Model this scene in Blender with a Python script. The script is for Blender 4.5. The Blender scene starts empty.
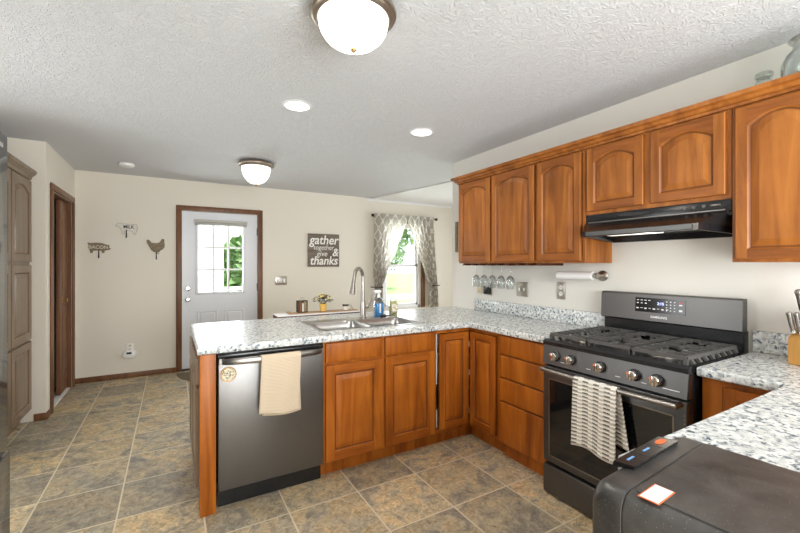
import bpy, bmesh, math, random
from mathutils import Vector, Matrix
random.seed(7)
PI = math.pi
scene = bpy.context.scene
col = scene.collection

# ------------------------------------------------------------------ camera
cam_data = bpy.data.cameras.new('camera')
cam_data.sensor_width = 36.0
cam_data.lens = 392.035 * 36.0 / 800.0
cam_data.shift_y = -1.865 / 800.0
cam_data.clip_start = 0.02
cam = bpy.data.objects.new('camera', cam_data)
cam.location = (0, 0, 1.3605)
cam.rotation_euler = (PI / 2, 0, -0.5272)
col.objects.link(cam)
scene.camera = cam

# ------------------------------------------------------------------ world, light, exposure
world = bpy.data.worlds.new('sky')
scene.world = world
world.use_nodes = True
bg = world.node_tree.nodes['Background']
bg.inputs['Color'].default_value = (0.86, 0.93, 1.0, 1)
bg.inputs['Strength'].default_value = 1.6

PATIO_FILL_POWER = 150
DAY2_POWER = 22
DINING_FILL_POWER = 10
KITCHEN_FILL_POWER = 15
DAY5_POWER = 14
DOME_GLOW = 1.9
DOME_POWER = 16
CAN_POWER = 10
SUN_STRENGTH = 3.5

def add_light(name, kind, loc, power, size=0.1, size_y=None, rot=(0, 0, 0), color=(1, 1, 1)):
    d = bpy.data.lights.new(name, kind)
    d.energy = power
    d.color = color
    if kind == 'AREA':
        d.size = size
        if size_y:
            d.shape = 'RECTANGLE'; d.size_y = size_y
    elif kind in ('POINT', 'SPOT'):
        d.shadow_soft_size = size
    o = bpy.data.objects.new(name, d)
    o.location = loc
    o.rotation_euler = rot
    col.objects.link(o)
    return o

sun_d = bpy.data.lights.new('sun', 'SUN')
sun_d.energy = SUN_STRENGTH; sun_d.angle = 0.2; sun_d.color = (1, 0.96, 0.9)
sun = bpy.data.objects.new('sun', sun_d); col.objects.link(sun)
sun.rotation_euler = (0.75, 0.0, 2.6)   # high, from behind the house towards the garden
sun.rotation_euler = Vector((0.15, 0.75, -1.0)).to_track_quat('-Z', 'Y').to_euler()

# fill lamp added outside an invented, unseen patio door behind the camera
add_light('added_patio_fill', 'AREA', (0.9, -1.72, 1.15), PATIO_FILL_POWER, 2.6, 2.0, (PI / 2, 0, 0), (1.0, 0.995, 0.985))
# daylight falling in through the glazed back door
add_light('porch_daylight', 'AREA', (0.57, 6.0, 1.4), DAY5_POWER, 0.5, 0.85, (-PI / 2, 0, 0), (0.97, 0.985, 1.0))
# fill lamp added at an invented, unseen window between fridge and pantry
add_light('added_kitchen_fill', 'AREA', (-1.84, 2.65, 1.5), KITCHEN_FILL_POWER, 1.2, 1.2, (0, -PI / 2, 0), (1.0, 0.99, 0.97))
# extra fill lamp, added outside an unseen opening in the dining side wall
add_light('added_dining_fill', 'AREA', (4.86, 4.1, 1.2), DINING_FILL_POWER, 1.9, 2.0, (0, PI / 2, 0), (0.97, 0.985, 1.0))
# daylight falling in through the dining window
add_light('window_daylight', 'AREA', (3.38, 6.1, 1.4), DAY2_POWER, 0.8, 1.4, (-PI / 2, 0, 0), (0.95, 0.98, 1.0))

scene.view_settings.view_transform = 'Standard'
scene.view_settings.look = 'None'
scene.view_settings.gamma = 1.0
scene.view_settings.use_curve_mapping = False
scene.view_settings.exposure = 0.6
try:
    scene.cycles.use_denoising = True
    scene.cycles.max_bounces = 10
    scene.cycles.diffuse_bounces = 6
    scene.cycles.sample_clamp_indirect = 6.0
    scene.cycles.caustics_reflective = False
    scene.cycles.caustics_refractive = False
except Exception:
    pass

# ------------------------------------------------------------------ materials
def new_mat(name):
    m = bpy.data.materials.new(name)
    m.use_nodes = True
    nt = m.node_tree
    return m, nt, nt.nodes['Principled BSDF']

def N(nt, typ, **kw):
    n = nt.nodes.new(typ)
    for k, v in kw.items():
        setattr(n, k, v)
    return n

def setin(n, **kw):
    for k, v in kw.items():
        n.inputs[k.replace('_', ' ')].default_value = v

def rgb(r, g, b):
    f = lambda c: (c / 255 / 12.92) if c / 255 <= 0.04045 else ((c / 255 + 0.055) / 1.055) ** 2.4
    return (f(r), f(g), f(b), 1)

def plain(name, color, rough=0.5, metal=0.0, noise=0.0, nscale=20, bump=0.0, bscale=60, emit=0, coat=0.0, trans=0.0):
    m, nt, p = new_mat(name)
    p.inputs['Base Color'].default_value = color
    p.inputs['Roughness'].default_value = rough
    p.inputs['Metallic'].default_value = metal
    if coat:
        p.inputs['Coat Weight'].default_value = coat
        p.inputs['Coat Roughness'].default_value = 0.1
    if trans:
        p.inputs['Transmission Weight'].default_value = trans
    if emit:
        p.inputs['Emission Color'].default_value = color
        p.inputs['Emission Strength'].default_value = emit
    tc = N(nt, 'ShaderNodeTexCoord')
    if noise:
        nz = N(nt, 'ShaderNodeTexNoise'); setin(nz, Scale=nscale, Detail=6.0)
        nt.links.new(tc.outputs['Object'], nz.inputs['Vector'])
        mx = N(nt, 'ShaderNodeMix', data_type='RGBA')
        mx.inputs['A'].default_value = tuple(c * (1 - noise) for c in color[:3]) + (1,)
        mx.inputs['B'].default_value = tuple(min(1, c * (1 + noise)) for c in color[:3]) + (1,)
        nt.links.new(nz.outputs['Fac'], mx.inputs['Factor'])
        nt.links.new(mx.outputs['Result'], p.inputs['Base Color'])
    if bump:
        nb = N(nt, 'ShaderNodeTexNoise'); setin(nb, Scale=bscale, Detail=4.0)
        nt.links.new(tc.outputs['Object'], nb.inputs['Vector'])
        b = N(nt, 'ShaderNodeBump'); setin(b, Strength=bump, Distance=0.01)
        nt.links.new(nb.outputs['Fac'], b.inputs['Height'])
        nt.links.new(b.outputs['Normal'], p.inputs['Normal'])
    return m

def ramp(nt, stops):
    r = N(nt, 'ShaderNodeValToRGB')
    e = r.color_ramp.elements
    while len(e) < len(stops):
        e.new(0.5)
    for el, (pos, c) in zip(e, stops):
        el.position = pos
        el.color = c if len(c) == 4 else (*c, 1)
    return r

def wood(name, dark, mid, light, stretch=(14, 14, 1.3), rough=0.4, coat=0.0):
    m, nt, p = new_mat(name)
    tc = N(nt, 'ShaderNodeTexCoord')
    oi = N(nt, 'ShaderNodeObjectInfo')
    add = N(nt, 'ShaderNodeVectorMath', operation='ADD')
    sc = N(nt, 'ShaderNodeVectorMath', operation='SCALE'); sc.inputs['Scale'].default_value = 37.0
    cmb = N(nt, 'ShaderNodeCombineXYZ')
    for k in range(3):
        nt.links.new(oi.outputs['Random'], cmb.inputs[k])
    nt.links.new(cmb.outputs['Vector'], sc.inputs[0])
    mp = N(nt, 'ShaderNodeMapping'); mp.inputs['Scale'].default_value = stretch
    nt.links.new(tc.outputs['Object'], mp.inputs['Vector'])
    nt.links.new(mp.outputs['Vector'], add.inputs[0])
    nt.links.new(sc.outputs['Vector'], add.inputs[1])
    n1 = N(nt, 'ShaderNodeTexNoise'); setin(n1, Scale=1.0, Detail=8.0, Roughness=0.6, Distortion=0.8)
    nt.links.new(add.outputs['Vector'], n1.inputs['Vector'])
    rp = ramp(nt, [(0.28, dark), (0.5, mid), (0.74, light)])
    nt.links.new(n1.outputs['Fac'], rp.inputs['Fac'])
    # blotchy stain
    n2 = N(nt, 'ShaderNodeTexNoise'); setin(n2, Scale=5.0, Detail=3.0)
    nt.links.new(tc.outputs['Object'], n2.inputs['Vector'])
    hsv = N(nt, 'ShaderNodeHueSaturation')
    mr = N(nt, 'ShaderNodeMapRange'); setin(mr, To_Min=0.78, To_Max=1.22)
    nt.links.new(n2.outputs['Fac'], mr.inputs['Value'])
    nt.links.new(mr.outputs['Result'], hsv.inputs['Value'])
    nt.links.new(rp.outputs['Color'], hsv.inputs['Color'])
    nt.links.new(hsv.outputs['Color'], p.inputs['Base Color'])
    p.inputs['Roughness'].default_value = rough
    p.inputs['Specular IOR Level'].default_value = 0.32
    return m

M = {}
M['wood'] = wood('cabinet_wood', (0.20, 0.048, 0.004), (0.36, 0.100, 0.009), (0.50, 0.160, 0.017))
M['wood_upper'] = wood('upper_cabinet_wood', (0.17, 0.050, 0.008), (0.31, 0.100, 0.016), (0.45, 0.165, 0.032))
M['wood_rail'] = wood('cabinet_rail_wood', (0.18, 0.043, 0.004), (0.32, 0.086, 0.008), (0.46, 0.14, 0.015), stretch=(1.3, 14, 16))
M['wood_upper_rail'] = wood('upper_cabinet_rail_wood', (0.13, 0.036, 0.006), (0.24, 0.072, 0.012), (0.36, 0.12, 0.024), stretch=(1.3, 14, 16))
M['wood_glaze'] = wood('cabinet_glaze', (0.10, 0.030, 0.008), (0.15, 0.045, 0.010), (0.2, 0.06, 0.013))  # groove glaze; on drawer edges it stands in for gap shade
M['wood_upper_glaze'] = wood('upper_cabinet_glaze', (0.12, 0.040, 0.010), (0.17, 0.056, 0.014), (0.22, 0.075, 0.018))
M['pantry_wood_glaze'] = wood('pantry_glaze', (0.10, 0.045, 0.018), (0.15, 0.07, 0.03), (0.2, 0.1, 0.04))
M['wood_dark'] = wood('dark_wood', (0.07, 0.024, 0.010), (0.12, 0.043, 0.018), (0.18, 0.068, 0.028))
M['trim_wood'] = wood('trim_wood', (0.10, 0.042, 0.018), (0.17, 0.075, 0.032), (0.24, 0.11, 0.05))
M['pantry_wood'] = wood('pantry_wood', (0.12, 0.078, 0.048), (0.19, 0.13, 0.084), (0.26, 0.185, 0.12), rough=0.3)
M['pantry_wood_rail'] = M['pantry_wood']
M['block_wood'] = wood('block_wood', (0.40, 0.18, 0.04), (0.52, 0.25, 0.06), (0.62, 0.33, 0.09))
M['tray_wood'] = wood('tray_wood', (0.26, 0.15, 0.07), (0.36, 0.22, 0.11), (0.45, 0.29, 0.15), stretch=(1.5, 14, 14))
M['door_wood'] = wood('sliding_door_wood', (0.12, 0.05, 0.022), (0.19, 0.085, 0.04), (0.26, 0.125, 0.06))
M['interior'] = plain('cabinet_interior', (0.55, 0.42, 0.28, 1), 0.6)
M['wall'] = plain('wall_cream', (0.77, 0.722, 0.63, 1), 0.75, noise=0.02, nscale=2, bump=0.04, bscale=120)
M['wall_pale'] = plain('wall_pale', (0.75, 0.73, 0.68, 1), 0.72, noise=0.02, nscale=2, bump=0.04, bscale=120)
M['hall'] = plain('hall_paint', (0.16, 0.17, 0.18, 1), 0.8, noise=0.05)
M['white'] = plain('white_paint', (0.80, 0.80, 0.80, 1), 0.4, noise=0.015)
M['doorpaint'] = plain('door_paint', (0.74, 0.76, 0.80, 1), 0.42, noise=0.015)
M['whiteplastic'] = plain('white_plastic', (0.82, 0.82, 0.80, 1), 0.35, noise=0.01)
M['almond'] = plain('almond_plastic', (0.72, 0.62, 0.42, 1), 0.35, noise=0.01)
M['steel'] = plain('brushed_steel', (0.34, 0.315, 0.29, 1), 0.30, 1.0, noise=0.06, nscale=40)
M['sinksteel'] = plain('sink_steel', (0.48, 0.47, 0.455, 1), 0.30, 1.0, noise=0.04, nscale=30)
M['chrome'] = plain('polished_steel', (0.78, 0.77, 0.75, 1), 0.12, 1.0, noise=0.02)
M['nickel'] = plain('satin_nickel', (0.46, 0.42, 0.37, 1), 0.32, 1.0, noise=0.05)
M['bronze'] = plain('oil_bronze', (0.055, 0.038, 0.028, 1), 0.4, 0.6, noise=0.1)
M['brass'] = plain('brass', (0.62, 0.42, 0.18, 1), 0.3, 1.0, noise=0.05)
M['fixture'] = plain('fixture_metal', (0.30, 0.25, 0.20, 1), 0.38, 0.85, noise=0.08)
M['console'] = plain('console_steel', (0.165, 0.16, 0.157, 1), 0.36, 1.0, noise=0.05, nscale=30)
M['dwsteel'] = plain('dishwasher_steel', (0.18, 0.174, 0.168, 1), 0.34, 0.9, noise=0.05, nscale=30)
M['blacksteel'] = plain('black_steel', (0.125, 0.122, 0.12, 1), 0.36, 0.9, noise=0.05, nscale=30)
M['darksteel'] = plain('dark_steel', (0.23, 0.215, 0.20, 1), 0.30, 0.95, noise=0.05, nscale=30)
M['black'] = plain('black_enamel', (0.012, 0.012, 0.013, 1), 0.22, noise=0.1)
M['blackmatte'] = plain('black_matte', (0.02, 0.02, 0.021, 1), 0.5, noise=0.2, nscale=60)
M['iron'] = plain('cast_iron', (0.095, 0.092, 0.088, 1), 0.5, 0.2, noise=0.25, nscale=90, bump=0.2, bscale=300)
M['ovenglass'] = plain('oven_glass', (0.006, 0.006, 0.007, 1), 0.06, coat=0.3, noise=0.1)
M['display'] = plain('display_glass', (0.008, 0.008, 0.010, 1), 0.12, noise=0.1)
M['legend'] = plain('legend_white', (0.75, 0.75, 0.75, 1), 0.5, emit=0.15)
M['clock'] = plain('clock_digits', (0.45, 0.5, 1.0, 1), 0.5, emit=1.2)
M['red'] = plain('red_mark', (0.6, 0.04, 0.03, 1), 0.4, emit=0.3)
M['orange'] = plain('orange_mark', (0.75, 0.16, 0.04, 1), 0.4, noise=0.05)
M['bluemark'] = plain('blue_mark', (0.20, 0.42, 0.75, 1), 0.4, noise=0.05)
M['fridge'] = plain('fridge_gloss', (0.035, 0.036, 0.038, 1), 0.10, 0.0, noise=0.03)
M['paper'] = plain('paper_white', (0.85, 0.85, 0.84, 1), 0.8, bump=0.05, bscale=300)
M['sticker'] = plain('sticker_paper', (0.85, 0.82, 0.79, 1), 0.6, noise=0.02)
M['signbrown'] = wood('sign_board', (0.10, 0.075, 0.055), (0.16, 0.125, 0.095), (0.24, 0.19, 0.15), stretch=(2, 10, 16))
M['signtin'] = plain('weathered_tin', (0.22, 0.17, 0.105, 1), 0.7, noise=0.7, nscale=45)
M['signwhite'] = plain('white_tin', (0.70, 0.67, 0.60, 1), 0.65, noise=0.12, nscale=60)
M['letterwhite'] = plain('letter_white', (0.85, 0.83, 0.78, 1), 0.6, noise=0.02)
M['lettercream'] = plain('letter_cream', (0.62, 0.56, 0.44, 1), 0.6, noise=0.05)
M['letterblack'] = plain('letter_black', (0.03, 0.03, 0.03, 1), 0.6, noise=0.05)
M['yellow'] = plain('yellow_ceramic', (0.72, 0.45, 0.10, 1), 0.35, noise=0.05)
M['petal'] = plain('petal_yellow', (0.80, 0.62, 0.22, 1), 0.6, noise=0.1)
M['leafdark'] = plain('leaf_dark', (0.03, 0.06, 0.025, 1), 0.5, noise=0.3)
M['rug'] = plain('rug_brown', (0.20, 0.155, 0.10, 1), 0.95, noise=0.35, nscale=70, bump=0.4, bscale=200)
M['blind'] = plain('blind_grey', (0.50, 0.48, 0.44, 1), 0.5, noise=0.05)
M['lawn'] = plain('lawn_grass', (0.30, 0.42, 0.16, 1), 0.95, noise=0.25, nscale=1.2, bump=0.3, bscale=20)
M['path'] = plain('pale_gravel', (0.55, 0.50, 0.42, 1), 0.95, noise=0.1, nscale=3)
M['leaf'] = plain('tree_leaf', (0.20, 0.33, 0.12, 1), 0.7, noise=0.4, nscale=3)
M['bark'] = plain('bark', (0.16, 0.12, 0.09, 1), 0.9, noise=0.3, nscale=15)
M['rubber'] = plain('dark_rubber', (0.03, 0.03, 0.03, 1), 0.7, noise=0.1)

# ceiling: stomped texture
def ceiling_mat():
    m, nt, p = new_mat('ceiling_texture')
    p.inputs['Base Color'].default_value = (0.66, 0.675, 0.70, 1)
    p.inputs['Roughness'].default_value = 0.85
    tc = N(nt, 'ShaderNodeTexCoord')
    v = N(nt, 'ShaderNodeTexNoise'); setin(v, Scale=20.0, Detail=3.0, Roughness=0.55, Distortion=1.8)
    nt.links.new(tc.outputs['Object'], v.inputs['Vector'])
    r = ramp(nt, [(0.44, (0, 0, 0)), (0.52, (1, 1, 1)), (0.60, (0.25, 0.25, 0.25)), (0.75, (0.6, 0.6, 0.6))])
    nt.links.new(v.outputs['Fac'], r.inputs['Fac'])
    b = N(nt, 'ShaderNodeBump'); setin(b, Strength=0.48, Distance=0.010)
    nt.links.new(r.outputs['Color'], b.inputs['Height'])
    nt.links.new(b.outputs['Normal'], p.inputs['Normal'])
    return m
M['ceiling'] = ceiling_mat()

# slate tile floor, 16 inch grid
def floor_mat():
    m, nt, p = new_mat('slate_tiles')
    T = 0.4064
    tc = N(nt, 'ShaderNodeTexCoord')
    mp = N(nt, 'ShaderNodeMapping'); mp.vector_type = 'POINT'
    mp.inputs['Location'].default_value = (-0.9633 / T + 20, -2.1591 / T + 20, 0)
    mp.inputs['Scale'].default_value = (1 / T, 1 / T, 1)
    nt.links.new(tc.outputs['Object'], mp.inputs['Vector'])
    fl = N(nt, 'ShaderNodeVectorMath', operation='FLOOR')
    nt.links.new(mp.outputs['Vector'], fl.inputs[0])
    fr = N(nt, 'ShaderNodeVectorMath', operation='FRACTION')
    nt.links.new(mp.outputs['Vector'], fr.inputs[0])
    wn = N(nt, 'ShaderNodeTexWhiteNoise'); wn.noise_dimensions = '3D'
    nt.links.new(fl.outputs['Vector'], wn.inputs['Vector'])
    # grout mask
    sep = N(nt, 'ShaderNodeSeparateXYZ'); nt.links.new(fr.outputs['Vector'], sep.inputs[0])
    def edge(out):
        a = N(nt, 'ShaderNodeMath', operation='SUBTRACT'); a.inputs[1].default_value = 0.5
        nt.links.new(out, a.inputs[0])
        b = N(nt, 'ShaderNodeMath', operation='ABSOLUTE'); nt.links.new(a.outputs[0], b.inputs[0])
        return b
    ex, ey = edge(sep.outputs['X']), edge(sep.outputs['Y'])
    mxm = N(nt, 'ShaderNodeMath', operation='MAXIMUM')
    nt.links.new(ex.outputs[0], mxm.inputs[0]); nt.links.new(ey.outputs[0], mxm.inputs[1])
    gt = N(nt, 'ShaderNodeMath', operation='GREATER_THAN'); gt.inputs[1].default_value = 0.4895
    nt.links.new(mxm.outputs[0], gt.inputs[0])
    # per tile noise
    sc = N(nt, 'ShaderNodeVectorMath', operation='SCALE'); sc.inputs['Scale'].default_value = 30
    nt.links.new(wn.outputs['Color'], sc.inputs[0])
    ad = N(nt, 'ShaderNodeVectorMath', operation='ADD')
    nt.links.new(tc.outputs['Object'], ad.inputs[0]); nt.links.new(sc.outputs['Vector'], ad.inputs[1])
    n1 = N(nt, 'ShaderNodeTexNoise'); setin(n1, Scale=5.0, Detail=10.0, Roughness=0.62, Distortion=1.2)
    nt.links.new(ad.outputs['Vector'], n1.inputs['Vector'])
    rp = ramp(nt, [(0.30, rgb(122, 114, 100)), (0.42, rgb(160, 146, 122)), (0.50, rgb(192, 172, 130)), (0.58, rgb(200, 168, 112)), (0.66, rgb(172, 152, 116)), (0.78, rgb(192, 182, 162))])
    nt.links.new(n1.outputs['Fac'], rp.inputs['Fac'])
    # rust and blue-grey patches
    n2 = N(nt, 'ShaderNodeTexNoise'); setin(n2, Scale=3.0, Detail=5.0, Distortion=0.6)
    nt.links.new(ad.outputs['Vector'], n2.inputs['Vector'])
    r2 = ramp(nt, [(0.52, (0, 0, 0)), (0.68, (1, 1, 1))])
    nt.links.new(n2.outputs['Fac'], r2.inputs['Fac'])
    mg = N(nt, 'ShaderNodeMix', data_type='RGBA'); mg.inputs['B'].default_value = rgb(138, 140, 136)
    mul = N(nt, 'ShaderNodeMath', operation='MULTIPLY'); mul.inputs[1].default_value = 0.45
    nt.links.new(r2.outputs['Color'], mul.inputs[0])
    nt.links.new(mul.outputs[0], mg.inputs['Factor']); nt.links.new(rp.outputs['Color'], mg.inputs['A'])
    r3 = ramp(nt, [(0.26, (1, 1, 1)), (0.42, (0, 0, 0))])
    nt.links.new(n2.outputs['Fac'], r3.inputs['Fac'])
    mu3 = N(nt, 'ShaderNodeMath', operation='MULTIPLY'); mu3.inputs[1].default_value = 0.4
    nt.links.new(r3.outputs['Color'], mu3.inputs[0])
    mr_ = N(nt, 'ShaderNodeMix', data_type='RGBA'); mr_.inputs['B'].default_value = rgb(184, 142, 84)
    nt.links.new(mu3.outputs[0], mr_.inputs['Factor']); nt.links.new(mg.outputs['Result'], mr_.inputs['A'])
    # whole tiles that lean grey or tan
    sepc = N(nt, 'ShaderNodeSeparateColor'); nt.links.new(wn.outputs['Color'], sepc.inputs[0])
    tg = N(nt, 'ShaderNodeMapRange'); setin(tg, From_Min=0.45, From_Max=0.95, To_Min=0.0, To_Max=0.6)
    nt.links.new(sepc.outputs[1], tg.inputs['Value'])
    mtile = N(nt, 'ShaderNodeMix', data_type='RGBA'); mtile.inputs['B'].default_value = rgb(142, 135, 120)
    nt.links.new(tg.outputs['Result'], mtile.inputs['Factor']); nt.links.new(mr_.outputs['Result'], mtile.inputs['A'])
    # thin dark clefts
    n5 = N(nt, 'ShaderNodeTexNoise'); setin(n5, Scale=6.0, Detail=6.0, Roughness=0.6, Distortion=1.5)
    nt.links.new(ad.outputs['Vector'], n5.inputs['Vector'])
    c1 = N(nt, 'ShaderNodeMath', operation='SUBTRACT'); c1.inputs[1].default_value = 0.5
    nt.links.new(n5.outputs['Fac'], c1.inputs[0])
    c2 = N(nt, 'ShaderNodeMath', operation='ABSOLUTE'); nt.links.new(c1.outputs[0], c2.inputs[0])
    c3 = N(nt, 'ShaderNodeMapRange'); setin(c3, From_Min=0.0, From_Max=0.012, To_Min=0.55, To_Max=1.0)
    nt.links.new(c2.outputs[0], c3.inputs['Value'])
    # fine streaks
    n4 = N(nt, 'ShaderNodeTexNoise'); setin(n4, Scale=24.0, Detail=10.0, Roughness=0.75, Distortion=1.2)
    nt.links.new(ad.outputs['Vector'], n4.inputs['Vector'])
    mrg = N(nt, 'ShaderNodeMapRange'); setin(mrg, From_Min=0.25, From_Max=0.75, To_Min=0.30, To_Max=1.75)
    nt.links.new(n4.outputs['Fac'], mrg.inputs['Value'])
    mt = N(nt, 'ShaderNodeMapRange'); setin(mt, To_Min=0.85, To_Max=1.12)
    nt.links.new(sepc.outputs[2], mt.inputs['Value'])
    mm = N(nt, 'ShaderNodeMath', operation='MULTIPLY')
    nt.links.new(mrg.outputs['Result'], mm.inputs[0]); nt.links.new(mt.outputs['Result'], mm.inputs[1])
    mm2 = N(nt, 'ShaderNodeMath', operation='MULTIPLY'); nt.links.new(mm.outputs[0], mm2.inputs[0]); nt.links.new(c3.outputs['Result'], mm2.inputs[1]); mm = mm2
    hs = N(nt, 'ShaderNodeHueSaturation'); setin(hs, Saturation=0.85)
    nt.links.new(mm.outputs[0], hs.inputs['Value']); nt.links.new(mtile.outputs['Result'], hs.inputs['Color'])
    fin = N(nt, 'ShaderNodeMix', data_type='RGBA'); fin.inputs['B'].default_value = rgb(214, 202, 176)
    nt.links.new(gt.outputs[0], fin.inputs['Factor']); nt.links.new(hs.outputs['Color'], fin.inputs['A'])
    nt.links.new(fin.outputs['Result'], p.inputs['Base Color'])
    p.inputs['Roughness'].default_value = 0.58
    b = N(nt, 'ShaderNodeBump'); setin(b, Strength=0.5, Distance=0.008)
    inv = N(nt, 'ShaderNodeMath', operation='SUBTRACT')
    nt.links.new(n4.outputs['Fac'], inv.inputs[0]); nt.links.new(gt.outputs[0], inv.inputs[1])
    nt.links.new(inv.outputs[0], b.inputs['Height']); nt.links.new(b.outputs['Normal'], p.inputs['Normal'])
    return m
M['floor'] = floor_mat()

def granite_mat():
    m, nt, p = new_mat('speckled_laminate')
    tc = N(nt, 'ShaderNodeTexCoord')
    a = N(nt, 'ShaderNodeTexNoise'); setin(a, Scale=56.0, Detail=5.0, Roughness=0.65, Distortion=0.4)
    nt.links.new(tc.outputs['Object'], a.inputs['Vector'])
    r1 = ramp(nt, [(0.37, rgb(58, 72, 88)), (0.43, rgb(130, 142, 150)), (0.485, rgb(204, 207, 205)), (0.56, rgb(226, 228, 226)), (0.72, rgb(240, 240, 236))])
    nt.links.new(a.outputs['Fac'], r1.inputs['Fac'])
    c = N(nt, 'ShaderNodeTexNoise'); setin(c, Scale=22.0, Detail=4.0, Distortion=0.8)
    nt.links.new(tc.outputs['Object'], c.inputs['Vector'])
    r2 = ramp(nt, [(0.40, (0.55, 0.55, 0.54)), (0.55, (0, 0, 0))])
    nt.links.new(c.outputs['Fac'], r2.inputs['Fac'])
    mx = N(nt, 'ShaderNodeMix', data_type='RGBA'); mx.inputs['B'].default_value = rgb(184, 187, 187)
    nt.links.new(r2.outputs['Color'], mx.inputs['Factor']); nt.links.new(r1.outputs['Color'], mx.inputs['A'])
    nt.links.new(mx.outputs['Result'], p.inputs['Base Color'])
    p.inputs['Roughness'].default_value = 0.24
    return m
M['granite'] = granite_mat()

def towel_mat(name, base, mark, sx, sy, thr):
    m, nt, p = new_mat(name)
    uv = N(nt, 'ShaderNodeUVMap')
    mp = N(nt, 'ShaderNodeMapping'); mp.inputs['Scale'].default_value = (sx, sy, 1)
    nt.links.new(uv.outputs['UV'], mp.inputs['Vector'])
    sep = N(nt, 'ShaderNodeSeparateXYZ'); nt.links.new(mp.outputs['Vector'], sep.inputs[0])
    def wv(out, op='SINE'):
        s = N(nt, 'ShaderNodeMath', operation='MULTIPLY'); s.inputs[1].default_value = 2 * PI
        nt.links.new(out, s.inputs[0])
        q = N(nt, 'ShaderNodeMath', operation=op); nt.links.new(s.outputs[0], q.inputs[0])
        return q
    sx_, sy_ = wv(sep.outputs['X']), wv(sep.outputs['Y'])
    a = N(nt, 'ShaderNodeMath', operation='GREATER_THAN'); a.inputs[1].default_value = -0.15
    nt.links.new(sx_.outputs[0], a.inputs[0])
    b = N(nt, 'ShaderNodeMath', operation='GREATER_THAN'); b.inputs[1].default_value = thr
    nt.links.new(sy_.outputs[0], b.inputs[0])
    nz = N(nt, 'ShaderNodeTexNoise'); setin(nz, Scale=60.0, Detail=2.0)
    nt.links.new(uv.outputs['UV'], nz.inputs['Vector'])
    c = N(nt, 'ShaderNodeMath', operation='MULTIPLY')
    nt.links.new(a.outputs[0], c.inputs[0]); nt.links.new(b.outputs[0], c.inputs[1])
    d = N(nt, 'ShaderNodeMath', operation='MULTIPLY')
    nt.links.new(c.outputs[0], d.inputs[0]); nt.links.new(nz.outputs['Fac'], d.inputs[1])
    g = N(nt, 'ShaderNodeMath', operation='MULTIPLY'); g.inputs[1].default_value = 1.7; g.use_clamp = True
    nt.links.new(d.outputs[0], g.inputs[0])
    mx = N(nt, 'ShaderNodeMix', data_type='RGBA')
    mx.inputs['A'].default_value = base; mx.inputs['B'].default_value = mark
    nt.links.new(g.outputs[0], mx.inputs['Factor'])
    nt.links.new(mx.outputs['Result'], p.inputs['Base Color'])
    p.inputs['Roughness'].default_value = 0.95
    bp = N(nt, 'ShaderNodeBump'); setin(bp, Strength=0.5, Distance=0.004)
    nt.links.new(sy_.outputs[0], bp.inputs['Height']); nt.links.new(bp.outputs['Normal'], p.inputs['Normal'])
    return m
M['striped_towel'] = towel_mat('woven_towel', (0.80, 0.77, 0.70, 1), (0.07, 0.062, 0.055, 1), 4, 34, 0.30)
M['tan_towel'] = towel_mat('waffle_towel', (0.70, 0.58, 0.43, 1), (0.60, 0.485, 0.35, 1), 40, 90, 0.0)

def curtain_mat():
    m, nt, p = new_mat('trellis_curtain')
    uv = N(nt, 'ShaderNodeUVMap')
    mp = N(nt, 'ShaderNodeMapping'); mp.inputs['Scale'].default_value = (4.0, 6.5, 1)
    nt.links.new(uv.outputs['UV'], mp.inputs['Vector'])
    sep = N(nt, 'ShaderNodeSeparateXYZ'); nt.links.new(mp.outputs['Vector'], sep.inputs[0])
    def cosw(out):
        s = N(nt, 'ShaderNodeMath', operation='MULTIPLY'); s.inputs[1].default_value = 2 * PI
        nt.links.new(out, s.inputs[0])
        q = N(nt, 'ShaderNodeMath', operation='COSINE'); nt.links.new(s.outputs[0], q.inputs[0])
        return q
    a = N(nt, 'ShaderNodeMath', operation='ADD')
    nt.links.new(cosw(sep.outputs['X']).outputs[0], a.inputs[0]); nt.links.new(cosw(sep.outputs['Y']).outputs[0], a.inputs[1])
    ab = N(nt, 'ShaderNodeMath', operation='ABSOLUTE'); nt.links.new(a.outputs[0], ab.inputs[0])
    lt = N(nt, 'ShaderNodeMath', operation='LESS_THAN'); lt.inputs[1].default_value = 0.33
    nt.links.new(ab.outputs[0], lt.inputs[0])
    mx = N(nt, 'ShaderNodeMix', data_type='RGBA')
    mx.inputs['A'].default_value = (0.52, 0.48, 0.42, 1); mx.inputs['B'].default_value = (0.84, 0.82, 0.78, 1)
    nt.links.new(lt.outputs[0], mx.inputs['Factor'])
    df = N(nt, 'ShaderNodeBsdfDiffuse'); tr = N(nt, 'ShaderNodeBsdfTranslucent')
    nt.links.new(mx.outputs['Result'], df.inputs['Color']); nt.links.new(mx.outputs['Result'], tr.inputs['Color'])
    ms = N(nt, 'ShaderNodeMixShader'); ms.inputs['Fac'].default_value = 0.5
    nt.links.new(df.outputs[0], ms.inputs[1]); nt.links.new(tr.outputs[0], ms.inputs[2])
    nt.links.new(ms.outputs[0], nt.nodes['Material Output'].inputs['Surface'])
    return m
M['curtain'] = curtain_mat()

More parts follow.
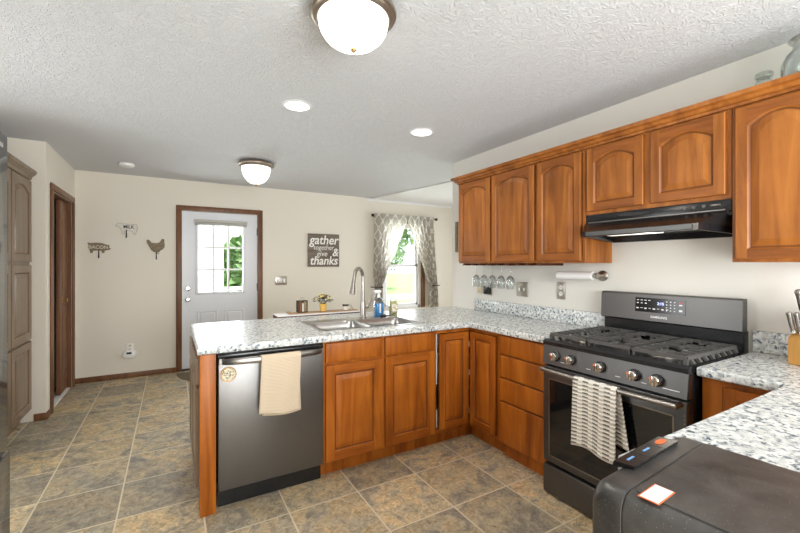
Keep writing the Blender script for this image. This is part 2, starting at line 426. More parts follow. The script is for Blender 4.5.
def glass_mat(name, color=(1, 1, 1, 1), rough=0.0, mixt=0.85):
    # thin glazing: mostly clear, with a mirror sheen
    m, nt, p = new_mat(name)
    nt.nodes.remove(p)
    t = N(nt, 'ShaderNodeBsdfTransparent'); t.inputs['Color'].default_value = color
    g = N(nt, 'ShaderNodeBsdfGlossy'); g.inputs['Roughness'].default_value = 0.03
    fr = N(nt, 'ShaderNodeLayerWeight'); fr.inputs['Blend'].default_value = 1 - mixt
    ms = N(nt, 'ShaderNodeMixShader')
    nt.links.new(fr.outputs['Facing'], ms.inputs['Fac'])
    nt.links.new(t.outputs[0], ms.inputs[1]); nt.links.new(g.outputs[0], ms.inputs[2])
    nt.links.new(ms.outputs[0], nt.nodes['Material Output'].inputs['Surface'])
    return m
M['pane'] = glass_mat('window_glass', (0.97, 0.98, 0.98, 1), mixt=0.92)
M['jarglass'] = glass_mat('jar_glass', (0.86, 0.90, 0.88, 1), mixt=0.62)
M['stemglass'] = glass_mat('stemware_glass', (0.93, 0.95, 0.95, 1), mixt=0.6)
M['clearplastic'] = glass_mat('clear_plastic', (0.88, 0.92, 0.92, 1), mixt=0.7)
M['blueliquid'] = plain('blue_liquid', (0.04, 0.25, 0.60, 1), 0.15, noise=0.05)
M['yellowliquid'] = plain('yellow_liquid', (0.62, 0.55, 0.25, 1), 0.2, noise=0.05)

def glow(name, color, strength):
    m, nt, p = new_mat(name)
    p.inputs['Base Color'].default_value = (0.9, 0.9, 0.88, 1)
    p.inputs['Emission Color'].default_value = color
    p.inputs['Emission Strength'].default_value = strength
    p.inputs['Roughness'].default_value = 0.3
    return m
M['domeglass'] = glow('lit_frosted_glass', (1.0, 0.95, 0.86, 1), DOME_GLOW)
M['domeglass_far'] = glow('lit_frosted_glass_far', (1.0, 0.95, 0.86, 1), 0.7)
M['canlens'] = glow('lit_can_lens', (1.0, 0.97, 0.92, 1), 6.0)
M['hoodlens'] = glow('lit_hood_lens', (1.0, 0.95, 0.85, 1), 0.8)

def dusty_black():
    m, nt, p = new_mat('dusty_black_plastic')
    tc = N(nt, 'ShaderNodeTexCoord')
    n = N(nt, 'ShaderNodeTexNoise'); setin(n, Scale=9.0, Detail=8.0, Roughness=0.7, Distortion=0.6)
    nt.links.new(tc.outputs['Object'], n.inputs['Vector'])
    r = ramp(nt, [(0.35, (0.026, 0.025, 0.024)), (0.68, (0.085, 0.080, 0.075))])
    nt.links.new(n.outputs['Fac'], r.inputs['Fac'])
    v = N(nt, 'ShaderNodeTexVoronoi'); setin(v, Scale=260.0)
    nt.links.new(tc.outputs['Object'], v.inputs['Vector'])
    l = N(nt, 'ShaderNodeMath', operation='LESS_THAN'); l.inputs[1].default_value = 0.13
    nt.links.new(v.outputs['Distance'], l.inputs[0])
    wn = N(nt, 'ShaderNodeMath', operation='MULTIPLY')
    sepc = N(nt, 'ShaderNodeSeparateColor'); nt.links.new(v.outputs['Color'], sepc.inputs[0])
    g2 = N(nt, 'ShaderNodeMath', operation='GREATER_THAN'); g2.inputs[1].default_value = 0.45
    nt.links.new(sepc.outputs[0], g2.inputs[0])
    nt.links.new(l.outputs[0], wn.inputs[0]); nt.links.new(g2.outputs[0], wn.inputs[1])
    mx = N(nt, 'ShaderNodeMix', data_type='RGBA'); mx.inputs['B'].default_value = (0.26, 0.25, 0.24, 1)
    nt.links.new(wn.outputs[0], mx.inputs['Factor']); nt.links.new(r.outputs['Color'], mx.inputs['A'])
    nt.links.new(mx.outputs['Result'], p.inputs['Base Color'])
    p.inputs['Roughness'].default_value = 0.36
    return m
M['dusty'] = dusty_black()

def dotted(name, a, b_, scale, thr):
    m, nt, p = new_mat(name)
    tc = N(nt, 'ShaderNodeTexCoord')
    n = N(nt, 'ShaderNodeTexNoise'); setin(n, Scale=scale, Detail=2.0, Distortion=1.5)
    nt.links.new(tc.outputs['Object'], n.inputs['Vector'])
    r = ramp(nt, [(thr, b_), (thr + 0.03, a)])
    nt.links.new(n.outputs['Fac'], r.inputs['Fac'])
    nt.links.new(r.outputs['Color'], p.inputs['Base Color'])
    p.inputs['Roughness'].default_value = 0.6
    return m
M['magnetface'] = dotted('magnet_print', (0.80, 0.72, 0.54), (0.16, 0.12, 0.06), 120, 0.46)
M['bottlelabel'] = dotted('soap_label', (0.80, 0.77, 0.66), (0.45, 0.36, 0.15), 40, 0.46)

# ------------------------------------------------------------------ mesh builder
class MB:
    def __init__(self):
        self.bm = bmesh.new()
    def _faces(self, verts, faces, mi=0):
        vs = [self.bm.verts.new(v) for v in verts]
        out = []
        for f in faces:
            try:
                fc = self.bm.faces.new([vs[i] for i in f]); fc.material_index = mi; out.append(fc)
            except ValueError:
                pass
        return vs, out
    def box(self, x0, x1, y0, y1, z0, z1, bev=0.0, seg=2):
        vs, fs = self._faces([(x0, y0, z0), (x1, y0, z0), (x1, y1, z0), (x0, y1, z0), (x0, y0, z1), (x1, y0, z1), (x1, y1, z1), (x0, y1, z1)],
            [(0, 3, 2, 1), (4, 5, 6, 7), (0, 1, 5, 4), (1, 2, 6, 5), (2, 3, 7, 6), (3, 0, 4, 7)])
        if bev:
            es = list({e for f in fs for e in f.edges})
            bmesh.ops.bevel(self.bm, geom=es, offset=bev, segments=seg, affect='EDGES', profile=0.5)
        return self
    def loops(self, loops, cap0=True, cap1=True):
        """bridge closed vertex loops of equal length"""
        rows = [[self.bm.verts.new(v) for v in L] for L in loops]
        n = len(rows[0])
        for a, b in zip(rows[:-1], rows[1:]):
            for i in range(n):
                j = (i + 1) % n
                try: self.bm.faces.new((a[i], a[j], b[j], b[i]))
                except ValueError: pass
        if cap0:
            try: self.bm.faces.new(list(reversed(rows[0])))
            except ValueError: pass
        if cap1:
            try: self.bm.faces.new(rows[-1])
            except ValueError: pass
        return self
    def lathe(self, profile, c=(0, 0, 0), n=24, axis='z', cap0=True, cap1=True):
        L = []
        for r, h in profile:
            r = max(r, 1e-5)
            ring = []
            for i in range(n):
                a = 2 * PI * i / n
                if axis == 'z': v = (c[0] + r * math.cos(a), c[1] + r * math.sin(a), c[2] + h)
                elif axis == 'x': v = (c[0] + h, c[1] + r * math.cos(a), c[2] + r * math.sin(a))
                else: v = (c[0] + r * math.sin(a), c[1] + h, c[2] + r * math.cos(a))
                ring.append(v)
            L.append(ring)
        return self.loops(L, cap0, cap1)
    def tube(self, pts, r, n=10, cap=True):
        pts = [Vector(p) for p in pts]
        rs = r if isinstance(r, (list, tuple)) else [r] * len(pts)
        L = []
        up = None
        for i, p in enumerate(pts):
            t = (pts[min(i + 1, len(pts) - 1)] - pts[max(i - 1, 0)]).normalized()
            if up is None:
                up = Vector((0, 0, 1)) if abs(t.z) < 0.9 else Vector((1, 0, 0))
            s = t.cross(up).normalized(); up = s.cross(t).normalized()
            L.append([tuple(p + (s * math.cos(2 * PI * k / n) + up * math.sin(2 * PI * k / n)) * rs[i]) for k in range(n)])
        return self.loops(L, cap, cap)
    def bar(self, p0, p1, w, h):
        """rectangular bar between two points (h is along z-ish)"""
        p0, p1 = Vector(p0), Vector(p1)
        t = (p1 - p0).normalized()
        up = Vector((0, 0, 1)) if abs(t.z) < 0.95 else Vector((0, 1, 0))
        s = t.cross(up).normalized(); u = s.cross(t).normalized()
        q = [(-1, -1), (1, -1), (1, 1), (-1, 1)]
        return self.loops([[tuple(p + s * a * w / 2 + u * b * h / 2) for a, b in q] for p in (p0, p1)])
    def prism(self, pts, axis, a0, a1):
        """extrude a 2-D polygon. axis 'x': pts=(y,z); 'y': pts=(x,z); 'z': pts=(x,y)"""
        f = {'x': lambda p, a: (a, p[0], p[1]), 'y': lambda p, a: (p[0], a, p[1]), 'z': lambda p, a: (p[0], p[1], a)}[axis]
        return self.loops([[f(p, a0) for p in pts], [f(p, a1) for p in pts]])
    def sphere(self, c, r, seg=12, sz=(1, 1, 1)):
        prof = [(r * math.sin(PI * k / seg), -r * math.cos(PI * k / seg)) for k in range(seg + 1)]
        L = []
        n = seg * 2
        for rr, h in prof:
            rr = max(rr, 1e-5)
            L.append([(c[0] + rr * math.cos(2 * PI * i / n) * sz[0], c[1] + rr * math.sin(2 * PI * i / n) * sz[1], c[2] + h * sz[2]) for i in range(n)])
        return self.loops(L)
    def grid(self, fn, nu, nv):
        rows = [[self.bm.verts.new(fn(u / nu, v / nv)) for u in range(nu + 1)] for v in range(nv + 1)]
        uvl = self.bm.loops.layers.uv.verify()
        for v in range(nv):
            for u in range(nu):
                f = self.bm.faces.new((rows[v][u], rows[v][u + 1], rows[v + 1][u + 1], rows[v + 1][u]))
                for lp, (a, b) in zip(f.loops, ((u, v), (u + 1, v), (u + 1, v + 1), (u, v + 1))):
                    lp[uvl].uv = (a / nu, b / nv)
        return self
    def build(self, name, mat, parent=None, smooth=True, angle=35, fix=True, loc=None):
        me = bpy.data.meshes.new(name)
        if fix:
            bmesh.ops.recalc_face_normals(self.bm, faces=self.bm.faces)
        self.bm.to_mesh(me); self.bm.free()
        mats = mat if isinstance(mat, (list, tuple)) else [mat]
        for m in mats:
            me.materials.append(M[m] if isinstance(m, str) else m)
        if smooth and len(me.polygons):
            me.polygons.foreach_set('use_smooth', [True] * len(me.polygons))
            me.set_sharp_from_angle(angle=math.radians(angle))
        o = bpy.data.objects.new(name, me)
        col.objects.link(o)
        if parent: o.parent = parent
        if loc: o.location = loc
        return o

def tag(o, label, cat, group=None, kind=None):
    o['label'] = label; o['category'] = cat
    if group: o['group'] = group
    if kind: o['kind'] = kind
    return o

def thing(name, label, cat, loc=(0, 0, 0), rz=0.0, group=None):
    o = bpy.data.objects.new(name, None)
    o.empty_display_size = 0.1
    o.location = loc; o.rotation_euler = (0, 0, rz)
    col.objects.link(o)
    return tag(o, label, cat, group)

def struct(o, label, cat):
    return tag(o, label, cat, None, 'structure')

def copy_tree(o, parent=None):
    c = o.copy(); col.objects.link(c)
    if parent: c.parent = parent
    for ch in list(o.children):
        copy_tree(ch, c)
    return c

def solidify(o, t):
    m = o.modifiers.new('thickness', 'SOLIDIFY'); m.thickness = t; m.offset = 0
    return o

def text(name, s, size, mat, parent, loc, rot, ext=0.0006, shear=0.0, bold=0.0, align='CENTER', sx=1.0, space=1.0):
    cu = bpy.data.curves.new(name, 'FONT')
    cu.body = s; cu.size = size; cu.extrude = ext; cu.shear = shear; cu.offset = bold
    cu.align_x = align; cu.align_y = 'CENTER'; cu.space_character = space
    tmp = bpy.data.objects.new(name, cu); col.objects.link(tmp)
    dg = bpy.context.evaluated_depsgraph_get(); dg.update()
    me = bpy.data.meshes.new_from_object(tmp.evaluated_get(dg))
    bpy.data.objects.remove(tmp)
    me.name = name
    me.materials.clear(); me.materials.append(M[mat])
    o = bpy.data.objects.new(name, me); col.objects.link(o)
    o.parent = parent; o.location = loc; o.rotation_euler = rot; o.scale = (sx, 1, 1)
    return o

RW = -PI / 2          # frame for things on the range wall: local x runs towards the camera, local y into the wall
XW, YB, XL, ZC = 2.59, 5.724, -0.956, 2.44
CT = 0.916            # worktop height

# ------------------------------------------------------------------ room shell
o = MB().box(-4.2, 4.8, -1.7, YB + 0.1, -0.05, 0).build('floor', 'floor', smooth=False); struct(o, 'slate look floor tiles in tan and grey with pale grout', 'floor')
o = MB().box(-4.2, 4.8, -1.7, YB + 0.1, ZC, ZC + 0.05).build('ceiling', 'ceiling', smooth=False); struct(o, 'grey white ceiling with stomped plaster texture', 'ceiling')

def wall_with_holes(name, mat, axis, a0, a1, t0, t1, holes, z1=ZC):
    """axis 'x': wall runs along x between a0..a1, thickness y t0..t1; holes = (a, b, z0, z1)"""
    mb = MB()
    def bx(u0, u1, zz0, zz1):
        if u1 - u0 < 1e-4 or zz1 - zz0 < 1e-4: return
        if axis == 'x': mb.box(u0, u1, t0, t1, zz0, zz1)
        else: mb.box(t0, t1, u0, u1, zz0, zz1)
    cur = a0
    for (h0, h1, zz0, zz1) in sorted(holes):
        bx(cur, h0, 0, z1); bx(h0, h1, 0, zz0); bx(h0, h1, zz1, z1); cur = h1
    bx(cur, a1, 0, z1)
    return mb.build(name, mat, smooth=False)

WX0, WX1, WZ0, WZ1 = 3.0, 3.745, 0.62, 2.06
o = wall_with_holes('wall_back', 'wall', 'x', -4.2, 4.8, YB, YB + 0.1, [(0.106, 1.040, 0, 2.054), (WX0, WX1, WZ0, WZ1)]); struct(o, 'cream back wall with white door and window', 'wall')
o = MB().box(XW, XW + 0.12, -1.6, 3.335, 0, ZC).build('wall_right', 'wall_pale', smooth=False); struct(o, 'pale wall behind the range and upper cabinets', 'wall')
o = wall_with_holes('wall_left', 'wall', 'y', 4.546, YB, XL - 0.12, XL, [(4.73, 5.575, 0, 2.045)]); struct(o, 'short cream wall with the sliding door opening', 'wall')
o = MB().box(-1.70, XL - 0.12, 4.546, 4.646, 0, ZC).build('wall_pantry', 'wall', smooth=False); struct(o, 'narrow cream wall end beside the pantry cabinet', 'wall')
o = wall_with_holes('wall_side', 'wall', 'y', -1.6, 4.646, -1.80, -1.70, [(2.0, 3.3, 0.85, 2.15)]); struct(o, 'cream side wall behind fridge and pantry', 'wall')  # unseen window hole added to admit the kitchen fill lamp
o = wall_with_holes('wall_front', 'wall', 'x', -1.8, XW + 0.12, -1.6, -1.5, [(-0.45, 2.25, 0.02, 2.12)]); struct(o, 'wall with added wide patio door opening, unseen behind the viewer', 'wall')
o = wall_with_holes('wall_dining', 'wall', 'y', 2.2, YB, 4.7, 4.8, [(3.1, 5.1, 0.1, 2.1)]); struct(o, 'dining room side wall', 'wall')  # side opening added out of view to let fill light in
o = MB().box(XW + 0.12, 4.8, 2.2, 2.3, 0, ZC).build('wall_dining_front', 'wall', smooth=False); struct(o, 'dining room wall behind the range wall', 'wall')
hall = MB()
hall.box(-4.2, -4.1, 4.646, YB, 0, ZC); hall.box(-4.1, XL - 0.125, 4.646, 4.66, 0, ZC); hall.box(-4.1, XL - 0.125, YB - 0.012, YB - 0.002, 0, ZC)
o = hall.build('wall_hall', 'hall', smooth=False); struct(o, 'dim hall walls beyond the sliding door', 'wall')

# dining ceiling sheet and white crown
o = MB().prism([(2.79, YB - 0.001), (3.24, 3.336), (3.24, 2.32), (4.69, 2.32), (4.69, YB - 0.001)], 'z', ZC - 0.014, ZC - 0.001).build('ceiling_dining', 'white', smooth=False); struct(o, 'smooth white dining room ceiling panel', 'ceiling')
o = MB().prism([(YB - 0.001, ZC - 0.05), (YB - 0.03, ZC - 0.016), (YB - 0.001, ZC - 0.016)], 'x', 2.7, 4.69).build('trim_crown', 'white', smooth=False); struct(o, 'white crown strip above the curtained window', 'trim')

# baseboards
def base(name, x0, x1, y0, y1, label):
    o = MB().box(x0, x1, y0, y1, 0.001, 0.062, 0.004).build(name, 'trim_wood'); struct(o, label, 'baseboard')
base('baseboard_back', XL + 0.002, 0.044, YB - 0.014, YB - 0.001, 'brown wooden baseboard left of the white door')
base('baseboard_back_right', 1.105, 4.69, YB - 0.014, YB - 0.001, 'brown wooden baseboard right of the white door')
base('baseboard_left', XL + 0.001, XL + 0.014, 4.546, 4.664, 'brown wooden baseboard under sliding door casing')
base('baseboard_pantry', -1.036, XL + 0.014, 4.532, 4.545, 'brown wooden baseboard beside the pantry cabinet')

# door and window casings (profiled)
def casing(name, axis, plane, a0, a1, z1, w, out, label, z0=0.001, bottom=False, mat='trim_wood'):
    """three or four boards round an opening; a0..a1 outer edges, out = direction of protrusion (+1/-1) along the wall normal"""
    mb = MB()
    t = 0.018 * out
    def bd(u0, u1, zz0, zz1):
        p0, p1 = sorted((plane, plane + t))
        if axis == 'x': mb.box(u0, u1, p0, p1, zz0, zz1, 0.005)
        else: mb.box(p0, p1, u0, u1, zz0, zz1, 0.005)
    zb_ = z0 + w + 0.0005 if bottom else z0
    bd(a0, a0 + w, zb_, z1 - w - 0.0005); bd(a1 - w, a1, zb_, z1 - w - 0.0005); bd(a0, a1, z1 - w, z1)
    if bottom: bd(a0, a1, z0, z0 + w)
    o = mb.build(name, mat); struct(o, label, 'trim')
casing('trim_1', 'x', YB - 0.001, 0.046, 1.10, 2.118, 0.062, -1, 'brown casing round the white exterior door')
casing('trim_2', 'y', XL + 0.001, 4.665, 5.64, 2.108, 0.062, 1, 'brown casing round the sliding door opening')
casing('trim_3', 'x', YB - 0.001, WX0 - 0.085, WX1 + 0.085, 2.14, 0.08, -1, 'brown casing round the dining window', z0=0.62)
mb = MB(); mb.box(XL - 0.119, XL - 0.001, 4.731, 4.742, 0.001, 2.044); mb.box(XL - 0.119, XL - 0.001, 5.563, 5.574, 0.001, 2.044); mb.box(XL - 0.119, XL - 0.001, 4.742, 5.563, 2.033, 2.044)
o = mb.build('trim_4', 'trim_wood', smooth=False); struct(o, 'brown jamb lining of the sliding door opening', 'trim')

o = MB().box(XL - 0.118, XL - 0.01, 4.745, 5.56, 0.0005, 0.01, 0.003).build('trim_5', 'white'); struct(o, 'pale threshold strip on the floor of the sliding door opening', 'trim')

# exterior door
d1 = thing('door_1', 'white exterior door with nine glass panes', 'door', (0.573, YB + 0.03, 0)); d1['kind'] = 'structure'
mb = MB()
gx0, gx1, gz0, gz1 = -0.275, 0.272, 1.0, 1.885
for b in ((-0.46, gx0, 0.02, 2.05), (gx1, 0.46, 0.02, 2.05), (gx0, gx1, 0.02, gz0), (gx0, gx1, gz1, 2.05)):
    mb.box(b[0], b[1], 0, 0.042, b[2], b[3])
for px in (-0.29, 0.04):
    for L in [((px, 0.17), (px + 0.25, 0.76))]:
        (a, z0), (b, z1) = L
        q = lambda i, y: [(a + i, y, z0 + i), (b - i, y, z0 + i), (b - i, y, z1 - i), (a + i, y, z1 - i)]
        mb.loops([q(0, 0.0), q(0.006, -0.006), q(0.018, -0.006), q(0.03, 0.0), q(0.045, -0.007)], False, True)
mb.build('door_slab', 'doorpaint', d1, smooth=False)
mb = MB()
fw = 0.03
for b in ((gx0 - fw, gx0, gz0 - fw, gz1 + fw), (gx1, gx1 + fw, gz0 - fw, gz1 + fw), (gx0, gx1, gz0 - fw, gz0), (gx0, gx1, gz1, gz1 + fw)):
    mb.box(b[0], b[1], -0.013, -0.0005, b[2], b[3], 0.004)
mb.build('glazing_frame', 'doorpaint', d1)
mb = MB()
for k in (1, 2):
    x = gx0 + (gx1 - gx0) * k / 3; mb.box(x - 0.011, x + 0.011, 0.004, 0.03, gz0, gz1, 0.003)
    z = gz0 + (gz1 - gz0) * k / 3; mb.box(gx0, gx1, 0.005, 0.029, z - 0.011, z + 0.011, 0.003)
mb.build('muntin_grid', 'white', d1)
MB().box(gx0, gx1, 0.016, 0.019, gz0, gz1).build('pane', 'pane', d1, smooth=False)
MB().lathe([(0.03, 0.0), (0.03, -0.008), (0.014, -0.012), (0.012, -0.03), (0.026, -0.04), (0.028, -0.052), (0.02, -0.062), (0.0, -0.064)], (-0.393, -0.001, 0.906), 20, 'y').build('door_knob', 'chrome', d1)
MB().lathe([(0.029, 0.0), (0.029, -0.01), (0.024, -0.016), (0.0, -0.018)], (-0.393, -0.001, 1.047), 20, 'y').build('deadbolt', 'chrome', d1)
mb = MB()
for z in (0.25, 1.05, 1.82): mb.box(0.455, 0.468, -0.006, 0.0, z - 0.05, z + 0.05)
mb.build('hinge', 'bronze', d1)
bl = MB().box(-0.325, 0.325, -0.05, -0.016, 1.915, 1.95, 0.003).build('blind_headrail', 'blind', d1)
mb = MB()
for k in range(5): mb.box(-0.318, 0.318, -0.046, -0.02, 1.872 + k * 0.008, 1.877 + k * 0.008)
mb.build('blind_slats', 'blind', d1, smooth=False)
mb = MB(); mb.box(-0.4665, -0.44, 0.0435, 0.068, 0.019, 2.053); mb.box(0.44, 0.4665, 0.0435, 0.068, 0.019, 2.053); mb.box(-0.44, 0.44, 0.0435, 0.068, 2.03, 2.053)  # stop boards added to block light leaking round the slab
mb.build('door_stop', 'trim_wood', d1, smooth=False)
MB().box(-0.466, 0.466, -0.028, 0.069, 0.0, 0.018).build('threshold', 'bronze', d1, smooth=False)

# sliding door seen half drawn in the left opening
d2 = thing('door_2', 'brown wooden sliding door half drawn across the left opening', 'door', (XL - 0.055, 5.262, 0)); d2['kind'] = 'structure'
def door_loops(mb, x0, x1, z0, z1, y=0.0, t=0.02, F=0.058, arch=0.0, n=12, field=0.03, archbot=0.0, edge=0.003):
    """raised-panel door front facing -y: concentric loops"""
    def out(i, y, rise, zt):
        a, b, lo = x0 + i, x1 - i, z0 + i
        pts = [(a, y, lo), (b, y, lo)]
        for k in range(n + 1):
            u = k / n
            x = b + (a - b) * u
            zz = zt - rise * (2 * u - 1) ** 2
            pts.append((x, y, zz))
        return pts
    F2 = F
    L = [out(0, y, 0, z1), out(0, y - t + edge, 0, z1), out(edge, y - t, 0, z1 - edge),
         out(F2, y - t, arch, z1 - F2), out(F2 + 0.005, y - t + 0.006, arch, z1 - F2 - 0.005), out(F2 + 0.009, y - t + 0.010, arch, z1 - F2 - 0.009),
         out(F2 + 0.013, y - t + 0.010, arch, z1 - F2 - 0.013),
         out(F2 + 0.013 + field, y - t + 0.0015, arch, z1 - F2 - 0.013 - field)]
    mb.loops(L[:3], True, False)
    mb.loops(L[3:], False, True)
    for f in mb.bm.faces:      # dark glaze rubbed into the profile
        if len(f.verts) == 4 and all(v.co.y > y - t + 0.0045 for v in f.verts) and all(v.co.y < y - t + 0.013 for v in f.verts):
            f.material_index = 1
    # frame: full-height stiles with the rails between them
    o_, i_ = L[2], L[3]
    ax, bx_, oz0, oz1 = x0 + F2, x1 - F2, z0 + edge, z1 - edge
    yy = y - t
    mb._faces([o_[0], (ax, yy, oz0), i_[0], i_[-1], (ax, yy, oz1), o_[-1]], [(0, 1, 2, 3, 4, 5)])
    mb._faces([(bx_, yy, oz0), o_[1], o_[2], (bx_, yy, oz1), i_[2], i_[1]], [(0, 1, 2, 3, 4, 5)])
    mb._faces([(ax, yy, oz0), (bx_, yy, oz0), i_[1], i_[0]], [(0, 1, 2, 3)], 2)
    mb._faces([(bx_, yy, oz1), (ax, yy, oz1)] + list(reversed(i_[2:])), [tuple(range(len(i_)))], 2)
    return mb
def door(parent, x0, x1, z0, z1, mat, arch=0.0, F=0.058, name='door', y=0.0, field=0.03):
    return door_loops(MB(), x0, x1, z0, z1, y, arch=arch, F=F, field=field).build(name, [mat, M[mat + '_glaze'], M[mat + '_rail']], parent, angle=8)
def slab(parent, x0, x1, z0, z1, mat, name='drawer', y=0.0, t=0.02):
    q = lambda i, yy: [(x0 + i, yy, z0 + i), (x1 - i, yy, z0 + i), (x1 - i, yy, z1 - i), (x0 + i, yy, z1 - i)]
    mb = MB().loops([q(0, y), q(0, y - t + 0.006), q(0.004, y - t + 0.002), q(0.014, y - t)])
    for f in mb.bm.faces:  # edge ring darkened: shade of the drawer gaps put into the colour
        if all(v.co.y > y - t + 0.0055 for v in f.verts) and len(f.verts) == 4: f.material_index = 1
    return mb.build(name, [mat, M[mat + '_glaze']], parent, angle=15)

mb = MB(); mb.box(-0.018, 0.018, 0.0, 0.300, 0.012, 2.03, 0.002)
mb.build('door_slab', 'door_wood', d2)
for z0, z1 in ((0.2, 0.95), (1.1, 1.85)):
    mb = MB()
    q = lambda i, x: [(x, 0.06 + i, z0 + i), (x, 0.26 - i, z0 + i), (x, 0.26 - i, z1 - i), (x, 0.06 + i, z1 - i)]
    mb.loops([q(0, 0.0185), q(0.01, 0.024), q(0.03, 0.0185), q(0.05, 0.024)], True, True)
    mb.build('door_panel', 'door_wood', d2)
MB().lathe([(0.022, 0.0), (0.022, 0.006), (0.01, 0.01), (0.009, 0.028), (0.022, 0.036), (0.024, 0.048), (0.0, 0.056)], (0.018, 0.04, 0.99), 16, 'x').build('door_knob', 'brass', d2)

# dining window
w1 = thing('window_1', 'white sash window behind the trellis curtains', 'window', (0, YB, 0)); w1['kind'] = 'structure'
mb = MB()
fr = 0.045
mb.box(WX0, WX0 + fr, 0.02, 0.09, WZ0, WZ1, 0.004); mb.box(WX1 - fr, WX1, 0.02, 0.09, WZ0, WZ1, 0.004)
mb.box(WX0, WX1, 0.02, 0.09, WZ0, WZ0 + fr, 0.004); mb.box(WX0, WX1, 0.02, 0.09, WZ1 - fr, WZ1, 0.004)
mb.build('window_frame', 'white', w1)
mb = MB()
zm = 1.345
for (z0, z1, y) in ((WZ0 + fr, zm + 0.02, 0.035), (zm - 0.02, WZ1 - fr, 0.06)):
    a, b = WX0 + fr, WX1 - fr
    mb.box(a, a + 0.035, y, y + 0.022, z0, z1); mb.box(b - 0.035, b, y, y + 0.022, z0, z1)
    mb.box(a, b, y, y + 0.022, z0, z0 + 0.035); mb.box(a, b, y, y + 0.022, z1 - 0.035, z1)
mb.build('sash', 'white', w1, smooth=False)
mb = MB(); mb.box(WX0 + fr, WX1 - fr, 0.044, 0.047, WZ0 + fr, zm); mb.box(WX0 + fr, WX1 - fr, 0.07, 0.073, zm, WZ1 - fr)
mb.build('pane', 'pane', w1, smooth=False)

# patio door invented behind the viewer to let fill light in
w2 = thing('door_3', 'added white patio door, unseen behind the viewer', 'door', (0, -1.55, 0)); w2['kind'] = 'structure'
mb = MB()
for x in (-0.45, 0.87, 2.19): mb.box(x, x + 0.06, -0.03, 0.03, 0.02, 2.12)
mb.box(-0.39, 2.19, -0.03, 0.03, 0.02, 0.1); mb.box(-0.39, 2.19, -0.03, 0.03, 2.06, 2.12)
mb.build('door_frame', 'white', w2, smooth=False)
MB().box(-0.39, 2.19, -0.003, 0.003, 0.1, 2.06).build('pane', 'pane', w2, smooth=False)

# ------------------------------------------------------------------ cabinets
def carcass(root, w, d, h, mat, stiles, rails, z0=0.0, toe=0.10, back=True, top=False, toe_d=0.06):
    """open box with a face frame; front frame plane y=0. stiles = (x0,x1) list, rails = (z0,z1) list"""
    t = 0.016
    zb = z0 + toe
    mb = MB()
    mb.box(0.0005, t, 0.02, d, zb, z0 + h); mb.box(w - t, w - 0.0005, 0.02, d, zb, z0 + h)
    mb.box(t, w - t, 0.02, d, zb, zb + t)
    if back: mb.box(t, w - t, d - 0.008, d, zb + t, z0 + h)
    if top: mb.box(t, w - t, 0.02, d - 0.008, z0 + h - t, z0 + h)
    mb.build('body', mat, root, smooth=False)
    mb = MB()
    for a, b in stiles: mb.box(a, b, 0.0, 0.0195, zb, z0 + h, 0.0015, 1)
    for a, b in rails: mb.box(0.02, w - 0.02, 0.0003, 0.0192, a, b)
    mb.build('face_frame', mat, root, angle=20)
    if toe > 0.02:
        MB().box(0.001, w - 0.001, toe_d, toe_d + 0.016, 0.001, zb - 0.001).build('toe_kick', mat, root, smooth=False)

FY, FX = 2.385, 2.02       # face frame planes of the peninsula run and of the range run

# end of the peninsula: corner post, drawer and door facing the doorway side
e = thing('end_cabinet', 'peninsula end cabinet with orange brown corner post left of the dishwasher', 'cabinet', (0.131, 2.355, 0))
MB().box(0.0, 0.078, 0.0, 0.078, 0.001, 0.873, 0.003).build('corner_post', 'wood', e)
mb = MB(); mb.box(0.004, 0.078, 0.079, 0.955, 0.10, 0.873); mb.box(0.05, 0.078, 0.079, 0.955, 0.001, 0.10); mb.build('body', 'wood', e, smooth=False)
def side_front(parent, y0, y1, z0, z1, name, raised=True):
    q = lambda i, x: [(x, y0 + i, z0 + i), (x, y1 - i, z0 + i), (x, y1 - i, z1 - i), (x, y0 + i, z1 - i)]
    L = [q(0, 0.0035), q(0, -0.013), q(0.004, -0.017)]
    if raised: L += [q(0.055, -0.017), q(0.062, -0.009), q(0.095, -0.015)]
    MB().loops(L).build(name, 'pantry_wood', parent, angle=20)
for y0 in (0.10, 0.53):
    side_front(e, y0, y0 + 0.41, 0.69, 0.835, 'drawer', False)
    side_front(e, y0, y0 + 0.41, 0.12, 0.67, 'door')

# dishwasher
dw = thing('dishwasher', 'dark stainless dishwasher in the peninsula between corner post and cabinet doors', 'dishwasher', (0.217, 2.362, 0))
W = 0.606
MB().box(0.004, W - 0.004, 0.03, 0.56, 0.105, 0.862).build('tub', 'blackmatte', dw, smooth=False)
MB().box(0.002, W - 0.002, 0.0, 0.029, 0.108, 0.838, 0.006, 3).build('door_panel', 'dwsteel', dw)
MB().box(0.002, W - 0.002, 0.004, 0.029, 0.841, 0.860, 0.002).build('control_strip', 'black', dw)
MB().box(0.004, W - 0.004, 0.05, 0.07, 0.001, 0.104).build('kick_plate', 'black', dw, smooth=False)
pts = []
for k in range(17):
    u = k / 16; pts.append((0.02 + 0.566 * u, -0.008 - 0.05 * math.sin(PI * u) ** 0.45, 0.828 - 0.018 * 0))
mb = MB()
mb.loops([[(x, y - 0.007, z - 0.018), (x, y - 0.012, z), (x, y - 0.006, z + 0.014), (x, y + 0.007, z + 0.012), (x, y + 0.009, z - 0.012)] for x, y, z in pts])
for s in (0.02, 0.586): mb.box(s - 0.012, s + 0.012, -0.014, 0.001, 0.81, 0.842)
mb.build('handle', 'darksteel', dw, angle=50)

